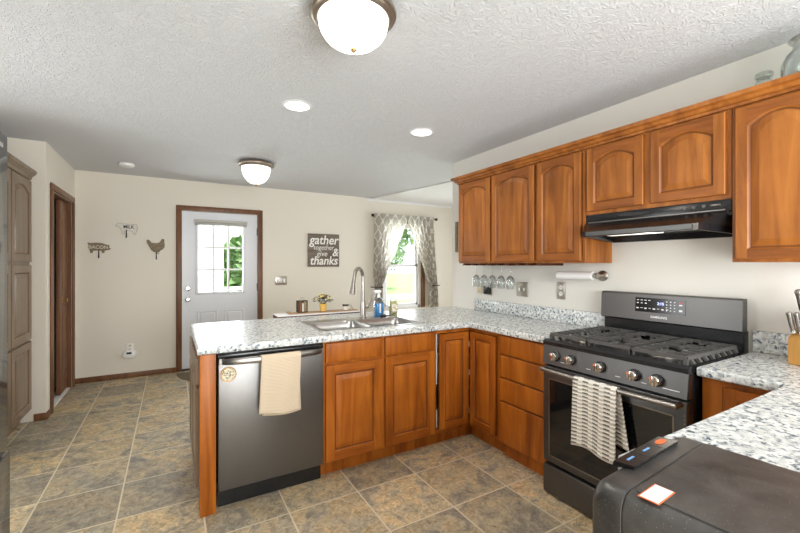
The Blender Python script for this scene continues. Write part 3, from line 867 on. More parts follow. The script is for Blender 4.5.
# sink base
s = thing('sink_cabinet', 'sink base cabinet with two doors and two false drawer fronts', 'cabinet', (0.826, FY, 0))
SW = 0.866
carcass(s, SW, 0.60, 0.872, 'wood', [(0, 0.03), (0.405, 0.445), (SW - 0.03, SW)], [(0.10, 0.125), (0.715, 0.745), (0.855, 0.872)])
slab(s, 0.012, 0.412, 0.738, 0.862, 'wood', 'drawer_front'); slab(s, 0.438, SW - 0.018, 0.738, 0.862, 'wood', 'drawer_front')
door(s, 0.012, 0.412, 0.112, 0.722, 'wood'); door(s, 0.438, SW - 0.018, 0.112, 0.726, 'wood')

# corner cabinet with bifold door and carousel
c = thing('corner_cabinet', 'inside corner cabinet with a bifold door standing ajar', 'cabinet', (1.694, FY, 0))
mb = MB()   # L-shaped shell: back boards, bottom
mb.box(0.0005, 0.004, 0.0, 0.60, 0.10, 0.872)
mb.box(0.016, 0.886, 0.585, 0.60, 0.10, 0.872); mb.box(0.872, 0.886, -0.33, 0.585, 0.10, 0.872); mb.box(0.326 + 0.02, 0.872, -0.334, -0.318, 0.10, 0.872)
mb.box(0.016, 0.872, 0.02, 0.585, 0.10, 0.116); mb.box(0.346, 0.872, -0.318, 0.02, 0.10, 0.116)
mb.build('body', 'wood', c, smooth=False)
mb = MB()
mb.box(0.005, 0.326, 0.0, 0.0195, 0.845, 0.872); mb.box(0.005, 0.326, 0.0, 0.0195, 0.10, 0.128)
mb.box(0.326, 0.3455, -0.335, -0.305, 0.10, 0.872); mb.box(0.326, 0.3455, -0.305, 0.0195, 0.845, 0.872); mb.box(0.326, 0.3455, -0.305, 0.0195, 0.10, 0.128)
mb.build('face_frame', 'wood', c, smooth=False)
MB().box(0.0, 0.386, 0.06, 0.076, 0.001, 0.099).build('toe_kick', 'wood', c, smooth=False)
MB().box(0.386, 0.402, -0.335, 0.076, 0.001, 0.099).build('toe_kick', 'wood', c, smooth=False)
MB().box(0.006, 0.030, 0.021, 0.025, 0.46, 0.84).build('hinge_strip', 'whiteplastic', c, smooth=False)
MB().box(0.006, 0.030, 0.021, 0.025, 0.135, 0.27).build('hinge_strip', 'whiteplastic', c, smooth=False)
# door leaves: hinged together at the inner corner, free edge standing a little off the sink cabinet
lf = door(c, 0.026, 0.302, 0.132, 0.842, 'wood', F=0.046, field=0.026); lf.location = (0, -0.002, 0)
rf = door_loops(MB(), 0.0, 0.272, 0.132, 0.842, 0.0, F=0.046, field=0.026).build('door', ['wood', 'wood_glaze', 'wood_rail'], c, angle=8)
rf.location = (0.324, -0.0265, 0); rf.rotation_euler = (0, 0, RW)
mb = MB(); mb.lathe([(0.016, 0.12), (0.016, 0.84)], (0.55, 0.23, 0), 12)
mb.build('carousel_post', 'steel', c)
for z in (0.20, 0.50, 0.72):
    mb = MB(); mb.lathe([(0.0, 0.0), (0.30, 0.0), (0.305, 0.045), (0.299, 0.045), (0.295, 0.006), (0.0, 0.006)], (0.42, 0.27, z), 32, cap0=False, cap1=False)
    mb.build('carousel_shelf', 'whiteplastic', c)

# drawer base beside the range
YR0, YR1 = 1.605, 0.835    # left and right side of the range
d = thing('drawer_cabinet', 'four drawer base cabinet left of the range', 'cabinet', (FX, 2.048, 0), RW)
DWd = 2.048 - (YR0 + 0.003)
carcass(d, DWd, 0.565, 0.872, 'wood', [(0, 0.02), (DWd - 0.02, DWd)], [(0.10, 0.125), (0.395, 0.415), (0.56, 0.58), (0.715, 0.738), (0.86, 0.872)], toe_d=0.04)
for z0, z1 in ((0.733, 0.862), (0.571, 0.723), (0.407, 0.561), (0.112, 0.397)):
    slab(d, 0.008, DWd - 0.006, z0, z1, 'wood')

# base cabinet right of the range
b = thing('base_cabinet', 'small base cabinet between the range and the near counter', 'cabinet', (FX, YR1 - 0.012, 0), RW)
BWd = 0.31
carcass(b, BWd, 0.565, 0.872, 'wood', [(0, 0.085), (BWd - 0.03, BWd)], [(0.10, 0.125), (0.84, 0.872)], toe_d=0.04)
door(b, 0.078, BWd - 0.004, 0.112, 0.845, 'wood', F=0.05)
# near run, under the near counter
n = thing('near_cabinet', 'base cabinet run under the near counter', 'cabinet', (1.985, 0.51, 0), PI)
NW = 1.07
carcass(n, NW, 0.58, 0.872, 'wood', [(0, 0.03), (NW / 2 - 0.02, NW / 2 + 0.02), (NW - 0.03, NW)], [(0.10, 0.125), (0.715, 0.745), (0.855, 0.872)])
for a, b_ in ((0.012, NW / 2 - 0.012), (NW / 2 + 0.012, NW - 0.012)):
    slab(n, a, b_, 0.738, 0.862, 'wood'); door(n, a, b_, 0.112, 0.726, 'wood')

# ------------------------------------------------------------------ worktops
def worktop(parent, outer, hole=None, z=CT, th=0.042, bev=0.008):
    cu = bpy.data.curves.new('worktop', 'CURVE'); cu.dimensions = '2D'; cu.fill_mode = 'BOTH'
    def sp(pts):
        q = cu.splines.new('POLY'); q.points.add(len(pts) - 1); q.use_cyclic_u = True
        for p_, v in zip(q.points, pts): p_.co = (v[0], v[1], 0, 1)
    sp(outer)
    if hole: sp(hole)
    cu.extrude = th / 2 - bev; cu.bevel_depth = bev; cu.bevel_resolution = 2; cu.offset = -bev
    tmp = bpy.data.objects.new('tmp', cu); col.objects.link(tmp)
    dg = bpy.context.evaluated_depsgraph_get(); dg.update()
    me = bpy.data.meshes.new_from_object(tmp.evaluated_get(dg)); bpy.data.objects.remove(tmp)
    me.materials.clear(); me.materials.append(M['granite'])
    me.polygons.foreach_set('use_smooth', [True] * len(me.polygons)); me.set_sharp_from_angle(angle=math.radians(40))
    o = bpy.data.objects.new('worktop', me); o.location = (0, 0, z - th / 2); col.objects.link(o)
    if parent: o.parent = parent
    return o

SX0, SX1, SY0, SY1 = 0.872, 1.655, 2.50, 2.945
wt = thing('countertop', 'grey speckled countertop on the peninsula and corner with the sink', 'countertop')
worktop(wt, [(0.118, 2.345), (1.98, 2.345), (1.98, YR0 + 0.002), (XW - 0.002, YR0 + 0.002), (XW - 0.002, 3.334), (0.118, 3.334)],
        [(SX0, SY0), (SX1, SY0), (SX1, SY1), (SX0, SY1)])
MB().box(XW - 0.021, XW - 0.002, YR0 + 0.002, 2.96, CT + 0.0005, CT + 0.108, 0.004).build('backsplash', 'granite', wt)
wt2 = thing('countertop', 'grey speckled L shaped countertop right of the range in the foreground', 'countertop')
worktop(wt2, [(0.905, -0.10), (XW - 0.002, -0.10), (XW - 0.002, YR1 - 0.008), (1.98, YR1 - 0.008), (1.98, 0.538), (0.905, 0.538)])
MB().box(XW - 0.021, XW - 0.002, -0.10, YR1 - 0.008, CT + 0.0005, CT + 0.108, 0.004).build('backsplash', 'granite', wt2)

# ------------------------------------------------------------------ sink and faucet
sk = thing('sink', 'stainless double bowl sink set into the peninsula counter', 'sink', (0, 0, CT))
def rrect(x0, x1, y0, y1, r, z, n=6):
    P_ = []
    for cx_, cy_, a0 in ((x1 - r, y0 + r, -PI / 2), (x1 - r, y1 - r, 0), (x0 + r, y1 - r, PI / 2), (x0 + r, y0 + r, PI)):
        for k in range(n + 1):
            a = a0 + (PI / 2) * k / n
            P_.append((cx_ + r * math.cos(a), cy_ + r * math.sin(a), z))
    return P_
xm = 1.255
ox0, ox1, oy0, oy1 = SX0 - 0.016, SX1 + 0.016, SY0 - 0.016, SY1 + 0.062
bowls = ((SX0 + 0.014, xm - 0.012), (xm + 0.012, SX1 - 0.014))
mb = MB()
# flange round the bowls as thin boxes, then bowls
zt = 0.004
by0, by1 = SY0 + 0.012, SY1 - 0.075
for q in ((ox0, ox1, oy0, by0), (ox0, ox1, by1, oy1), (ox0, bowls[0][0], by0, by1), (bowls[0][1], bowls[1][0], by0, by1), (bowls[1][1], ox1, by0, by1)):
    mb.box(q[0], q[1], q[2], q[3], 0.001, zt)
mb.build('rim', 'sinksteel', sk, smooth=False)
for x0, x1 in bowls:
    mb = MB()
    L = [rrect(x0 - 0.003, x1 + 0.003, by0 - 0.003, by1 + 0.003, 0.055, zt + 0.0008), rrect(x0 + 0.004, x1 - 0.004, by0 + 0.004, by1 - 0.004, 0.055, zt - 0.004), rrect(x0 + 0.006, x1 - 0.006, by0 + 0.006, by1 - 0.006, 0.055, -0.05),
         rrect(x0 + 0.01, x1 - 0.01, by0 + 0.01, by1 - 0.01, 0.055, -0.165), rrect(x0 + 0.04, x1 - 0.04, by0 + 0.04, by1 - 0.04, 0.04, -0.185)]
    mb.loops(L, False, True)
    # corner fillets between the round bowl and the square flange opening
    bo = mb.build('bowl', 'sinksteel', sk, angle=60)
    MB().lathe([(0.0, 0.003), (0.038, 0.003), (0.043, 0.0), (0.0, -0.001)], ((x0 + x1) / 2, (by0 + by1) / 2, -0.184), 20, cap0=False, cap1=False).build('drain', 'chrome', sk)

fa = thing('faucet', 'tall brushed gooseneck faucet with pull down spray head behind the sink', 'faucet', (1.372, 2.972, CT + 0.0045), 0)
MB().lathe([(0.031, 0.001), (0.031, 0.008), (0.024, 0.014), (0.023, 0.10), (0.019, 0.14), (0.0155, 0.15)], (0, 0, 0), 24).build('base', 'steel', fa)
dirx, diry = -0.80, -0.60
R = 0.070
pts = [(0, 0, 0.14), (0, 0, 0.22), (0, 0, 0.28), (0, 0, 0.338)]
for k in range(1, 13):
    a = PI * k / 12 * 0.96
    h = R * (1 - math.cos(a)); pts.append((dirx * h, diry * h, 0.338 + R * math.sin(a)))
lastp = pts[-1]
pts += [(lastp[0] + dirx * 0.012, lastp[1] + diry * 0.012, lastp[2] - 0.035)]
MB().tube(pts, [0.0175, 0.017, 0.016, 0.0155] + [0.0155] * 12 + [0.0155], 16).build('spout', 'steel', fa)
q0 = Vector(pts[-1]); q1 = q0 + Vector((dirx * 0.022, diry * 0.022, -0.105))
MB().tube([q0, q0.lerp(q1, 0.3), q0.lerp(q1, 0.85), q1], [0.0165, 0.018, 0.025, 0.026], 16).build('spray_head', 'steel', fa)
MB().tube([(0.018, 0.0, 0.085), (0.05, 0.0, 0.09)], 0.016, 14).build('valve', 'steel', fa)
MB().tube([(0.045, 0.0, 0.09), (0.056, -0.002, 0.11), (0.07, -0.004, 0.15), (0.078, -0.004, 0.185)], [0.009, 0.010, 0.010, 0.007], 10).build('lever_handle', 'steel', fa)

# dish brush lying at the sink corner
t = thing('sink_brush', 'grey sink brush handle resting on the right rear of the sink rim', 'brush', (1.59, 2.90, CT + 0.0045))
MB().tube([(-0.05, -0.01, 0.011), (0.0, 0.0, 0.013), (0.07, 0.03, 0.02), (0.10, 0.045, 0.035)], [0.007, 0.006, 0.006, 0.007], 10).build('handle', 'steel', t)
MB().tube([(-0.095, -0.02, 0.0125), (-0.05, -0.01, 0.0125)], [0.012, 0.012], 10).build('bristles', 'blackmatte', t)

# soap bottles
bt = thing('spray_bottle', 'clear spray bottle of blue liquid behind the faucet', 'bottle', (1.545, 3.02, CT))
rr = lambda w, d, z: rrect(-w, w, -d, d, min(w, d) * 0.6, z, 4)
MB().loops([rr(0.036, 0.022, 0.001), rr(0.04, 0.026, 0.01), rr(0.04, 0.026, 0.09), rr(0.036, 0.024, 0.112)]).build('liquid', 'blueliquid', bt, angle=50)
MB().loops([rr(0.041, 0.027, 0.0125), rr(0.041, 0.027, 0.115), rr(0.03, 0.022, 0.14), rr(0.014, 0.013, 0.158), rr(0.013, 0.012, 0.175)]).build('bottle', 'clearplastic', bt, angle=50)
mb = MB(); mb.lathe([(0.016, 0.16), (0.016, 0.178), (0.011, 0.182), (0.010, 0.205)], (0, 0, 0), 14)
mb.box(-0.045, 0.02, -0.011, 0.011, 0.20, 0.226, 0.005); mb.bar((-0.03, 0, 0.20), (-0.04, 0, 0.165), 0.008, 0.006)
mb.build('trigger_head', 'whiteplastic', bt)
MB().box(-0.006, 0.008, -0.0285, -0.0275, 0.03, 0.11).build('label_strip', 'whiteplastic', bt, smooth=False)
b2 = thing('soap_bottle', 'clear soap bottle with printed label right of the blue spray bottle', 'bottle', (1.70, 3.04, CT))
MB().loops([rr(0.034, 0.022, 0.001), rr(0.038, 0.026, 0.01), rr(0.036, 0.026, 0.10), rr(0.028, 0.02, 0.125)]).build('liquid', 'yellowliquid', b2, angle=50)
MB().loops([rr(0.039, 0.027, 0.0125), rr(0.037, 0.027, 0.115), rr(0.03, 0.022, 0.135), rr(0.013, 0.012, 0.15)]).build('bottle', 'clearplastic', b2, angle=50)
MB().box(-0.028, 0.028, -0.029, -0.0275, 0.028, 0.098).build('label_panel', 'bottlelabel', b2, smooth=False)
MB().lathe([(0.014, 0.151), (0.014, 0.168), (0.008, 0.172), (0.007, 0.19), (0.0, 0.192)], (0, 0, 0), 14).build('cap', 'clearplastic', b2)

# ------------------------------------------------------------------ upper cabinets
UX, UZ0, UZ1 = 2.30, 1.372, 2.13
UD = XW - 0.002 - UX
def upper(label, y0, y1, z0, doors, group=None):
    r = thing('upper_cabinet', label, 'cabinet', (UX, y0, 0), RW)
    w = y0 - y1
    edges = [(0, 0.022)] + [(doors[k][1] - 0.012, doors[k + 1][0] + 0.012) for k in range(len(doors) - 1)] + [(w - 0.022, w)]
    carcass(r, w, UD, UZ1 - z0, 'wood_upper', edges, [(z0, z0 + 0.03), (UZ1 - 0.05, UZ1)], z0=z0, toe=0.0, top=True)
    for a, b_ in doors:
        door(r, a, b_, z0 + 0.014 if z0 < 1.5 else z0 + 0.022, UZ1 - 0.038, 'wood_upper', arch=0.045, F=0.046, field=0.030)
    return r
upper('two door arched upper cabinet at the far end above the hanging wine glasses', 2.86, 1.972, UZ0, [(0.012, 0.420), (0.442, 0.878)])
upper('single door arched upper cabinet left of the range hood', 1.970, 1.579, UZ0, [(0.014, 0.366)])
upper('short two door arched upper cabinet above the range hood', 1.577, 0.817, 1.676, [(0.02, 0.362), (0.402, 0.740)])
upper('tall upper cabinet right of the range hood above the knife block', 0.815, 0.475, UZ0, [(0.016, 0.326)])
cr = thing('crown_molding', 'stepped wooden crown molding running along the upper cabinet tops', 'molding', (0, 0, 0))
mb = MB()
prof = [(UX + 0.0, UZ1 - 0.028), (UX - 0.012, UZ1 - 0.028), (UX - 0.014, UZ1 - 0.016), (UX - 0.028, UZ1 - 0.012), (UX - 0.034, UZ1 + 0.002), (UX - 0.052, UZ1 + 0.008), (UX - 0.056, UZ1 + 0.028), (UX - 0.040, UZ1 + 0.030), (UX - 0.004, UZ1 + 0.010), (UX - 0.001, UZ1 - 0.01)]
prof = [(a - 0.0012, b_) for a, b_ in prof]
mb.loops([[(a, 2.862 + (UX - a), b_) for a, b_ in prof], [(a, 0.475, b_) for a, b_ in prof]])
mb.build('front_run', 'wood_upper', cr, angle=25)
MB().loops([[(XW - 0.003, 2.862 + (UX - a), b_) for a, b_ in prof], [(a, 2.862 + (UX - a), b_) for a, b_ in prof]]).build('end_return', 'wood_upper', cr, angle=25)

# stemware rack and glasses
rk = thing('stemware_rack', 'dark slotted stemware rack under the far upper cabinet', 'rack', (UX + 0.02, 2.83, UZ0), RW)
mb = MB()
for k in range(9):
    x = 0.0 + k * 0.105
    mb.box(x, x + 0.022, 0.0, 0.24, -0.014, -0.001); mb.box(x - 0.012, x + 0.034, 0.0, 0.24, -0.019, -0.014)
mb.build('rails', 'wood_dark', rk, smooth=False)
MB().box(-0.014, 0.876, 0.24, 0.256, -0.019, -0.001).build('rear_bar', 'wood_dark', rk, smooth=False)
gl0 = thing('wine_glass', 'hanging wine glass, leftmost under the far upper cabinet', 'wine glass', (UX + 0.12, 2.763, UZ0 - 0.0195), 0, 'hanging wine glasses')
MB().lathe([(0.034, 0.0055), (0.034, 0.0035), (0.006, 0.001)], (0, 0, -0.003), 20).build('foot', 'stemglass', gl0)
MB().lathe([(0.005, 0.0), (0.0035, -0.02), (0.0035, -0.075), (0.006, -0.085)], (0, 0, 0), 12).build('stem', 'stemglass', gl0)
prof = [(0.006, -0.085), (0.022, -0.095), (0.034, -0.12), (0.037, -0.145), (0.034, -0.172), (0.029, -0.195)]
MB().lathe(prof + [(r_ - 0.0012, h_) for r_, h_ in reversed(prof)], (0, 0, 0), 24, cap0=False, cap1=False).build('bowl', 'stemglass', gl0)
labs = ['hanging wine glass, second from the left under the far upper cabinet', 'hanging wine glass in front of the black wall plug',
        'hanging wine glass just right of the black wall plug', 'hanging wine glass, rightmost of the row']
for (yy, dx), lb in zip(((2.658, 0.0), (2.553, 0.0), (2.448, 0.0), (2.343, 0.0)), labs):
    g = copy_tree(gl0); g.location = (UX + 0.12 + dx, yy, UZ0 - 0.0195); g['label'] = lb

# glass jars on top of the uppers
j = thing('glass_jar', 'large clear glass jar on top of the right upper cabinet', 'jar', (2.44, 0.565, UZ1 + 0.001))
pf = [(0.06, 0.0), (0.11, 0.004), (0.115, 0.02), (0.115, 0.13), (0.10, 0.165), (0.078, 0.19), (0.074, 0.215), (0.088, 0.228)]
MB().lathe(pf + [(r_ - 0.004, h_ + (0.004 if k == len(pf) - 1 else 0)) for k, (r_, h_) in enumerate(reversed(pf))][:-1] + [(0.0, 0.006)], (0, 0, 0), 32, cap0=True, cap1=False).build('jar_body', 'jarglass', j)
MB().lathe([(0.086, 0.229), (0.092, 0.233), (0.086, 0.238), (0.08, 0.233)], (0, 0, 0), 32, cap0=False, cap1=False).build('jar_lip', 'jarglass', j)
j = thing('glass_jar', 'small glass jar with only its lid showing above the crown molding', 'jar', (2.46, 0.748, UZ1 + 0.001))
MB().lathe([(0.03, 0.0), (0.036, 0.004), (0.036, 0.095), (0.028, 0.115), (0.028, 0.125)], (0, 0, 0), 24).build('jar_body', 'jarglass', j)
MB().lathe([(0.032, 0.126), (0.034, 0.131), (0.034, 0.145), (0.028, 0.151), (0.0, 0.153)], (0, 0, 0), 24).build('lid', 'jarglass', j)

# ------------------------------------------------------------------ range hood
h = thing('range_hood', 'black under cabinet range hood above the range', 'range hood', (UX, 1.574, 0), RW)
HW = 0.756
mb = MB(); mb.box(0.0, HW, 0.0, 0.286, 1.60, 1.674, 0.003)
mb.build('body', 'black', h)
mb = MB()
def plan(x0, x1, yf, ch, z): return [(x0, 0.286, z), (0.0 if x0 < 0.2 else x0, 0.286, z)]
top = [(0, 0.286, 1.60), (0, -0.012, 1.622), (HW, -0.012, 1.622), (HW, 0.286, 1.60)]
mid = [(0, 0.286, 1.545), (0.075, -0.145, 1.559), (HW - 0.075, -0.145, 1.559), (HW, 0.286, 1.545)]
low = [(0, 0.286, 1.507), (0.075, -0.15, 1.527), (HW - 0.075, -0.15, 1.527), (HW, 0.286, 1.507)]
lowi = [(0.02, 0.27, 1.509), (0.085, -0.13, 1.527), (HW - 0.085, -0.13, 1.527), (HW - 0.02, 0.27, 1.509)]
upi = [(0.03, 0.25, 1.54), (0.09, -0.115, 1.552), (HW - 0.09, -0.115, 1.552), (HW - 0.03, 0.25, 1.54)]
mb.loops([top, mid, low, lowi, upi], True, True)
mb.build('visor', 'black', h, smooth=False)
mb = MB(); mb.loops([[(0.02, -0.0135, 1.626), (HW - 0.02, -0.0135, 1.626), (HW - 0.02, -0.003, 1.63), (0.02, -0.003, 1.63)], [(0.02, -0.0135, 1.622), (HW - 0.02, -0.0135, 1.622), (HW - 0.02, -0.003, 1.624), (0.02, -0.003, 1.624)]])
mb.build('trim_line', 'darksteel', h, smooth=False)
MB().box(0.10, HW - 0.10, -0.1525, -0.1505, 1.532, 1.556).build('front_strip', 'blacksteel', h, smooth=False)
MB().box(0.17, 0.46, -0.105, 0.0, 1.532, 1.549, 0.004).build('light_lens', 'hoodlens', h)
mb = MB(); mb.loops([[(0.30 + 0.09 * math.cos(a), -0.0035 - dy, 1.652 + 0.0085 * math.sin(a)) for a in [2 * PI * k / 24 for k in range(24)]] for dy in (0, 0.003)])
mb.build('badge_plate', 'blackmatte', h)
for k, x in enumerate((0.56, 0.60, 0.645)):
    MB().lathe([(0.008, -0.0005), (0.008, -0.006), (0.0, -0.008)], (x, 0, 1.652), 12, 'y').build('control_button', 'darksteel', h)
MB().box(0.67, 0.715, -0.006, -0.0005, 1.647, 1.657, 0.002).build('switch', 'darksteel', h)
hl = add_light('hood_lamp', 'POINT', (UX - 0.05, 1.18, 1.50), 0.5, 0.05, color=(1, 0.9, 0.75))

# ------------------------------------------------------------------ range
RXf = 1.925
r = thing('gas_range', 'black stainless gas range with five burners and back console', 'range', (RXf, YR0 - 0.001, 0), RW)
RWd = YR0 - YR1 - 0.002
RD = XW - 0.004 - RXf
MB().box(0.004, RWd - 0.004, 0.035, RD, 0.03, 0.885).build('body', 'black', r, smooth=False)
for x in (0.03, RWd - 0.06):
    for y in (0.06, RD - 0.09): MB().box(x, x + 0.03, y, y + 0.03, 0.0005, 0.0295).build('foot', 'rubber', r, smooth=False)
MB().box(0.003, RWd - 0.003, 0.0, 0.034, 0.012, 0.178, 0.006, 3).build('storage_drawer', 'blacksteel', r)
# oven door with window
od = MB().box(0.003, RWd - 0.003, 0.0, 0.034, 0.196, 0.762, 0.007, 3).build('oven_door', 'blacksteel', r)
mb = MB(); mb.box(0.052, RWd - 0.06, -0.0025, -0.0005, 0.242, 0.686); mb.build('oven_window', 'ovenglass', od, smooth=False)
mb = MB()
for q in ((0.046, 0.052, 0.236, 0.692), (RWd - 0.06, RWd - 0.054, 0.236, 0.692), (0.046, RWd - 0.054, 0.236, 0.242), (0.046, RWd - 0.054, 0.686, 0.692)):
    mb.box(q[0], q[1], -0.0035, -0.0005, q[2], q[3])
mb.build('window_trim', 'steel', od, smooth=False)
mb = MB()
pp = [(0.03 + (RWd - 0.06) * k / 12, -0.048 - 0.008 * math.sin(PI * k / 12), 0.748) for k in range(13)]
mb.tube([(0.03, -0.0, 0.748)] + pp + [(RWd - 0.03, -0.0, 0.748)], 0.0125, 14)
mb.build('door_handle', 'steel', od)
mb = MB()
for x in (RWd - 0.016,):
    for k in range(26): mb.box(x, x + 0.004, -0.0006, 0.001, 0.25 + k * 0.018, 0.256 + k * 0.018)
mb.build('vent_slots', 'steel', od, smooth=False)
# control panel (slanted) with knobs
mb = MB(); mb.prism([(-0.004, 0.775), (0.034, 0.775), (0.05, 0.884), (0.012, 0.884)], 'x', 0.003, RWd - 0.003)
mb.build('control_panel', 'blacksteel', r, smooth=False)
mb = MB(); mb.prism([(0.004, 0.8855), (0.004, 0.905), (0.02, 0.916), (0.57, 0.916), (0.57, 0.905), (0.58, 0.8855)], 'x', 0.001, RWd - 0.001)
mb.build('cooktop', 'black', r, smooth=False)
for x in (0.094, 0.196, 0.367, 0.540, 0.642):
    ky = 0.004; kz = 0.829
    kb = MB().lathe([(0.029, 0.0), (0.029, -0.006), (0.025, -0.009)], (x, ky, kz), 24, 'y').build('knob', 'black', r)
    mb = MB(); mb.lathe([(0.023, -0.009), (0.023, -0.033), (0.02, -0.036), (0.0, -0.036)], (x, ky, kz), 24, 'y')
    mb.box(x - 0.006, x + 0.006, ky - 0.047, ky - 0.034, kz - 0.021, kz + 0.021, 0.003)
    mb.build('knob_grip', 'chrome', kb)
    MB().box(x - 0.012, x - 0.003, ky - 0.0495, ky - 0.0473, kz + 0.010, kz + 0.019).build('knob_mark', 'orange', kb, smooth=False)
mb = MB()
for x, w_ in ((0.14, 0.024), (0.30, 0.024), (0.46, 0.024), (0.585, 0.024), (0.70, 0.07)):
    MB().box(x - w_ / 2, x + w_ / 2, -0.0018, 0.003, 0.800, 0.803).build('legend', 'legend', r, smooth=False)
# burners
for bx_, by_, br in ((0.17, 0.16, 0.045), (0.17, 0.42, 0.036), (0.385, 0.29, 0.055), (0.60, 0.16, 0.05), (0.60, 0.42, 0.036)):
    bb = MB().lathe([(br + 0.022, 0.0), (br + 0.02, 0.004), (br, 0.006), (br, 0.014), (0, 0.014)], (bx_, by_, 0.9163), 24).build('burner', 'steel', r)
    MB().lathe([(br + 0.002, 0.0145), (br + 0.003, 0.02), (br - 0.006, 0.024), (0, 0.025)], (bx_, by_, 0.9163), 24).build('burner_cap', 'iron', bb)
# grates: three sections
gz = 0.952
gw = (RWd - 0.05) / 3
for k in range(3):
    x0 = 0.025 + k * gw + 0.003; x1 = x0 + gw - 0.006
    y0, y1 = 0.045, 0.545
    mb = MB()
    for (a, b_) in (((x0, y0), (x1, y0)), ((x0, y1), (x1, y1)), ((x0, y0), (x0, y1)), ((x1, y0), (x1, y1))):
        mb.bar((a[0], a[1], gz - 0.008), (b_[0], b_[1], gz - 0.008), 0.016, 0.016)
    for q in range(1, 8):
        y = y0 + (y1 - y0) * q / 8
        if q == 4:
            mb.bar((x0, y, gz - 0.008), (x1, y, gz - 0.008), 0.013, 0.016)
        else:
            mb.bar((x0, y, gz - 0.006), (x0 + gw * 0.30, y, gz - 0.005), 0.012, 0.014)
            mb.bar((x1, y, gz - 0.006), (x1 - gw * 0.30, y, gz - 0.005), 0.012, 0.014)
    xm_ = (x0 + x1) / 2
    for (ya, yb) in ((y0, y0 + 0.09), (y1, y1 - 0.09), (y0 + 0.20, y0 + 0.30)):
        mb.bar((xm_, ya, gz - 0.006), (xm_, yb, gz - 0.005), 0.012, 0.014)
    for (x, y) in ((x0, y0), (x1, y0), (x0, y1), (x1, y1), (x0, (y0 + y1) / 2), (x1, (y0 + y1) / 2)):
        mb.bar((x, y, gz - 0.012), (x, y, 0.9165), 0.016, 0.016)
    if k in (0, 2):   # sloping fingers on the outer side
        xe, sgn = (x0, -1) if k == 0 else (x1, 1)
        for q in range(8):
            y = y0 + 0.03 + (y1 - y0 - 0.06) * q / 7
            mb.bar((xe, y, gz - 0.008), (xe + sgn * 0.018, y, 0.919), 0.018, 0.012)
    mb.build('grate', 'iron', r, smooth=False)
# back console
mb = MB()
mb.box(0.012, RWd - 0.012, 0.60, RD, 0.886, 1.015); mb.build('console_riser', 'black', r, smooth=False)
mb = MB(); mb.prism([(0.588, 1.012), (0.578, 1.02), (0.586, 1.176), (0.60, 1.184), (0.64, 1.184), (0.64, 1.012)], 'x', 0.0, RWd - 0.010)
cn = mb.build('console', 'console', r, angle=25)
def cy(z): return 0.578 + (z - 1.02) * (0.008 / 0.156)
dp = MB()
x0, x1, z0, z1 = 0.225, 0.503, 1.072, 1.158
dp.loops([[(x0, cy(z0) - 0.0025, z0), (x1, cy(z0) - 0.0025, z0), (x1, cy(z1) - 0.0025, z1), (x0, cy(z1) - 0.0025, z1)], [(x0, cy(z0), z0), (x1, cy(z0), z0), (x1, cy(z1), z1), (x0, cy(z1), z1)]])
dpo = dp.build('display', 'display', cn, smooth=False)
def mk(xa, xb, za, zb):
    y = cy((za + zb) / 2) - 0.0032
    MB().box(xa, xb, y, y + 0.0008, za, zb).build('legend', 'legend', dpo, smooth=False)
for k in range(4): mk(0.235 + k * 0.022, 0.248 + k * 0.022, 1.141, 1.145)
for k in range(3): mk(0.235 + k * 0.024, 0.246 + k * 0.024, 1.122, 1.127)
for k in range(8): mk(0.233 + k * 0.024, 0.246 + k * 0.024, 1.090 + (0.004 if k % 2 else 0), 1.097)
for a in range(3):
    for c_ in range(4): mk(0.402 + a * 0.021, 0.408 + a * 0.021, 1.088 + c_ * 0.017, 1.093 + c_ * 0.017)
mk(0.470, 0.487, 1.124, 1.130); mk(0.470, 0.487, 1.090, 1.100)
MB().box(0.472, 0.486, cy(1.14) - 0.0033, cy(1.14) - 0.0026, 1.136, 1.142).build('stop_mark', 'red', dpo, smooth=False)
text('clock', '2:15', 0.022, 'clock', dpo, (0.372, cy(1.127) - 0.0033, 1.127), (PI / 2, 0, 0), ext=0.0002, bold=0.0004)
text('maker_lettering', 'SAMSUNG', 0.019, 'legend', cn, (0.362, cy(1.045) - 0.0006, 1.045), (PI / 2, 0, 0), ext=0.0003, bold=0.0004, sx=1.05)

# towels ----------------------------------------------------------------
def towel(name, label, root_loc, rz, w, bar_r, front, back, mat, shift=0.03, skew=0.0, wav=0.004, seedv=1, backgap=0.01):
    """cloth folded over a bar: local x along the bar, -y to the viewer, z=0 bar centre"""
    t = thing(name, label, 'towel', root_loc, rz)
    rg = random.Random(seedv)
    ph = [rg.uniform(0, 6) for _ in range(4)]
    R_ = bar_r + 0.004
    def fn_front(u, v):
        L = front * v
        x = -w / 2 + w * u + skew * L
        y = -R_ - wav * (1 + math.sin(u * 9 + ph[0])) * (0.3 + v) - 0.006 * v
        z = -L - 0.010 * math.sin(u * 5 + ph[1]) * v - (0.035 * skew / 0.08 if skew else 0) * 0
        return (x, y, z)
    def fn_top(u, v):
        a = PI * v
        return (-w / 2 + w * u, -R_ * math.cos(PI - a) if False else R_ * math.cos(PI - a) , R_ * math.sin(a))
    def fn_all(u, v):
        # v 0..0.1 back bottom..; one continuous cloth
        tot = front + back + PI * R_
        s_ = v * tot
        if s_ < back:
            z = -(back - s_); k = (back - s_) / back
            return (-w / 2 + w * u + shift * k, R_ + backgap * k * 0 + 0.002 * math.sin(u * 8 + ph[2]) * k, z - 0.01 * math.sin(u * 4 + ph[3]) * k)
        s2 = s_ - back
        if s2 < PI * R_:
            a = s2 / R_
            return (-w / 2 + w * u, R_ * math.cos(a), R_ * math.sin(a))
        return fn_front(u, (s2 - PI * R_) / front)
    ob = MB().grid(fn_all, 20, 60).build('cloth', mat, t, angle=80, fix=False)
    solidify(ob, 0.004)
    return t
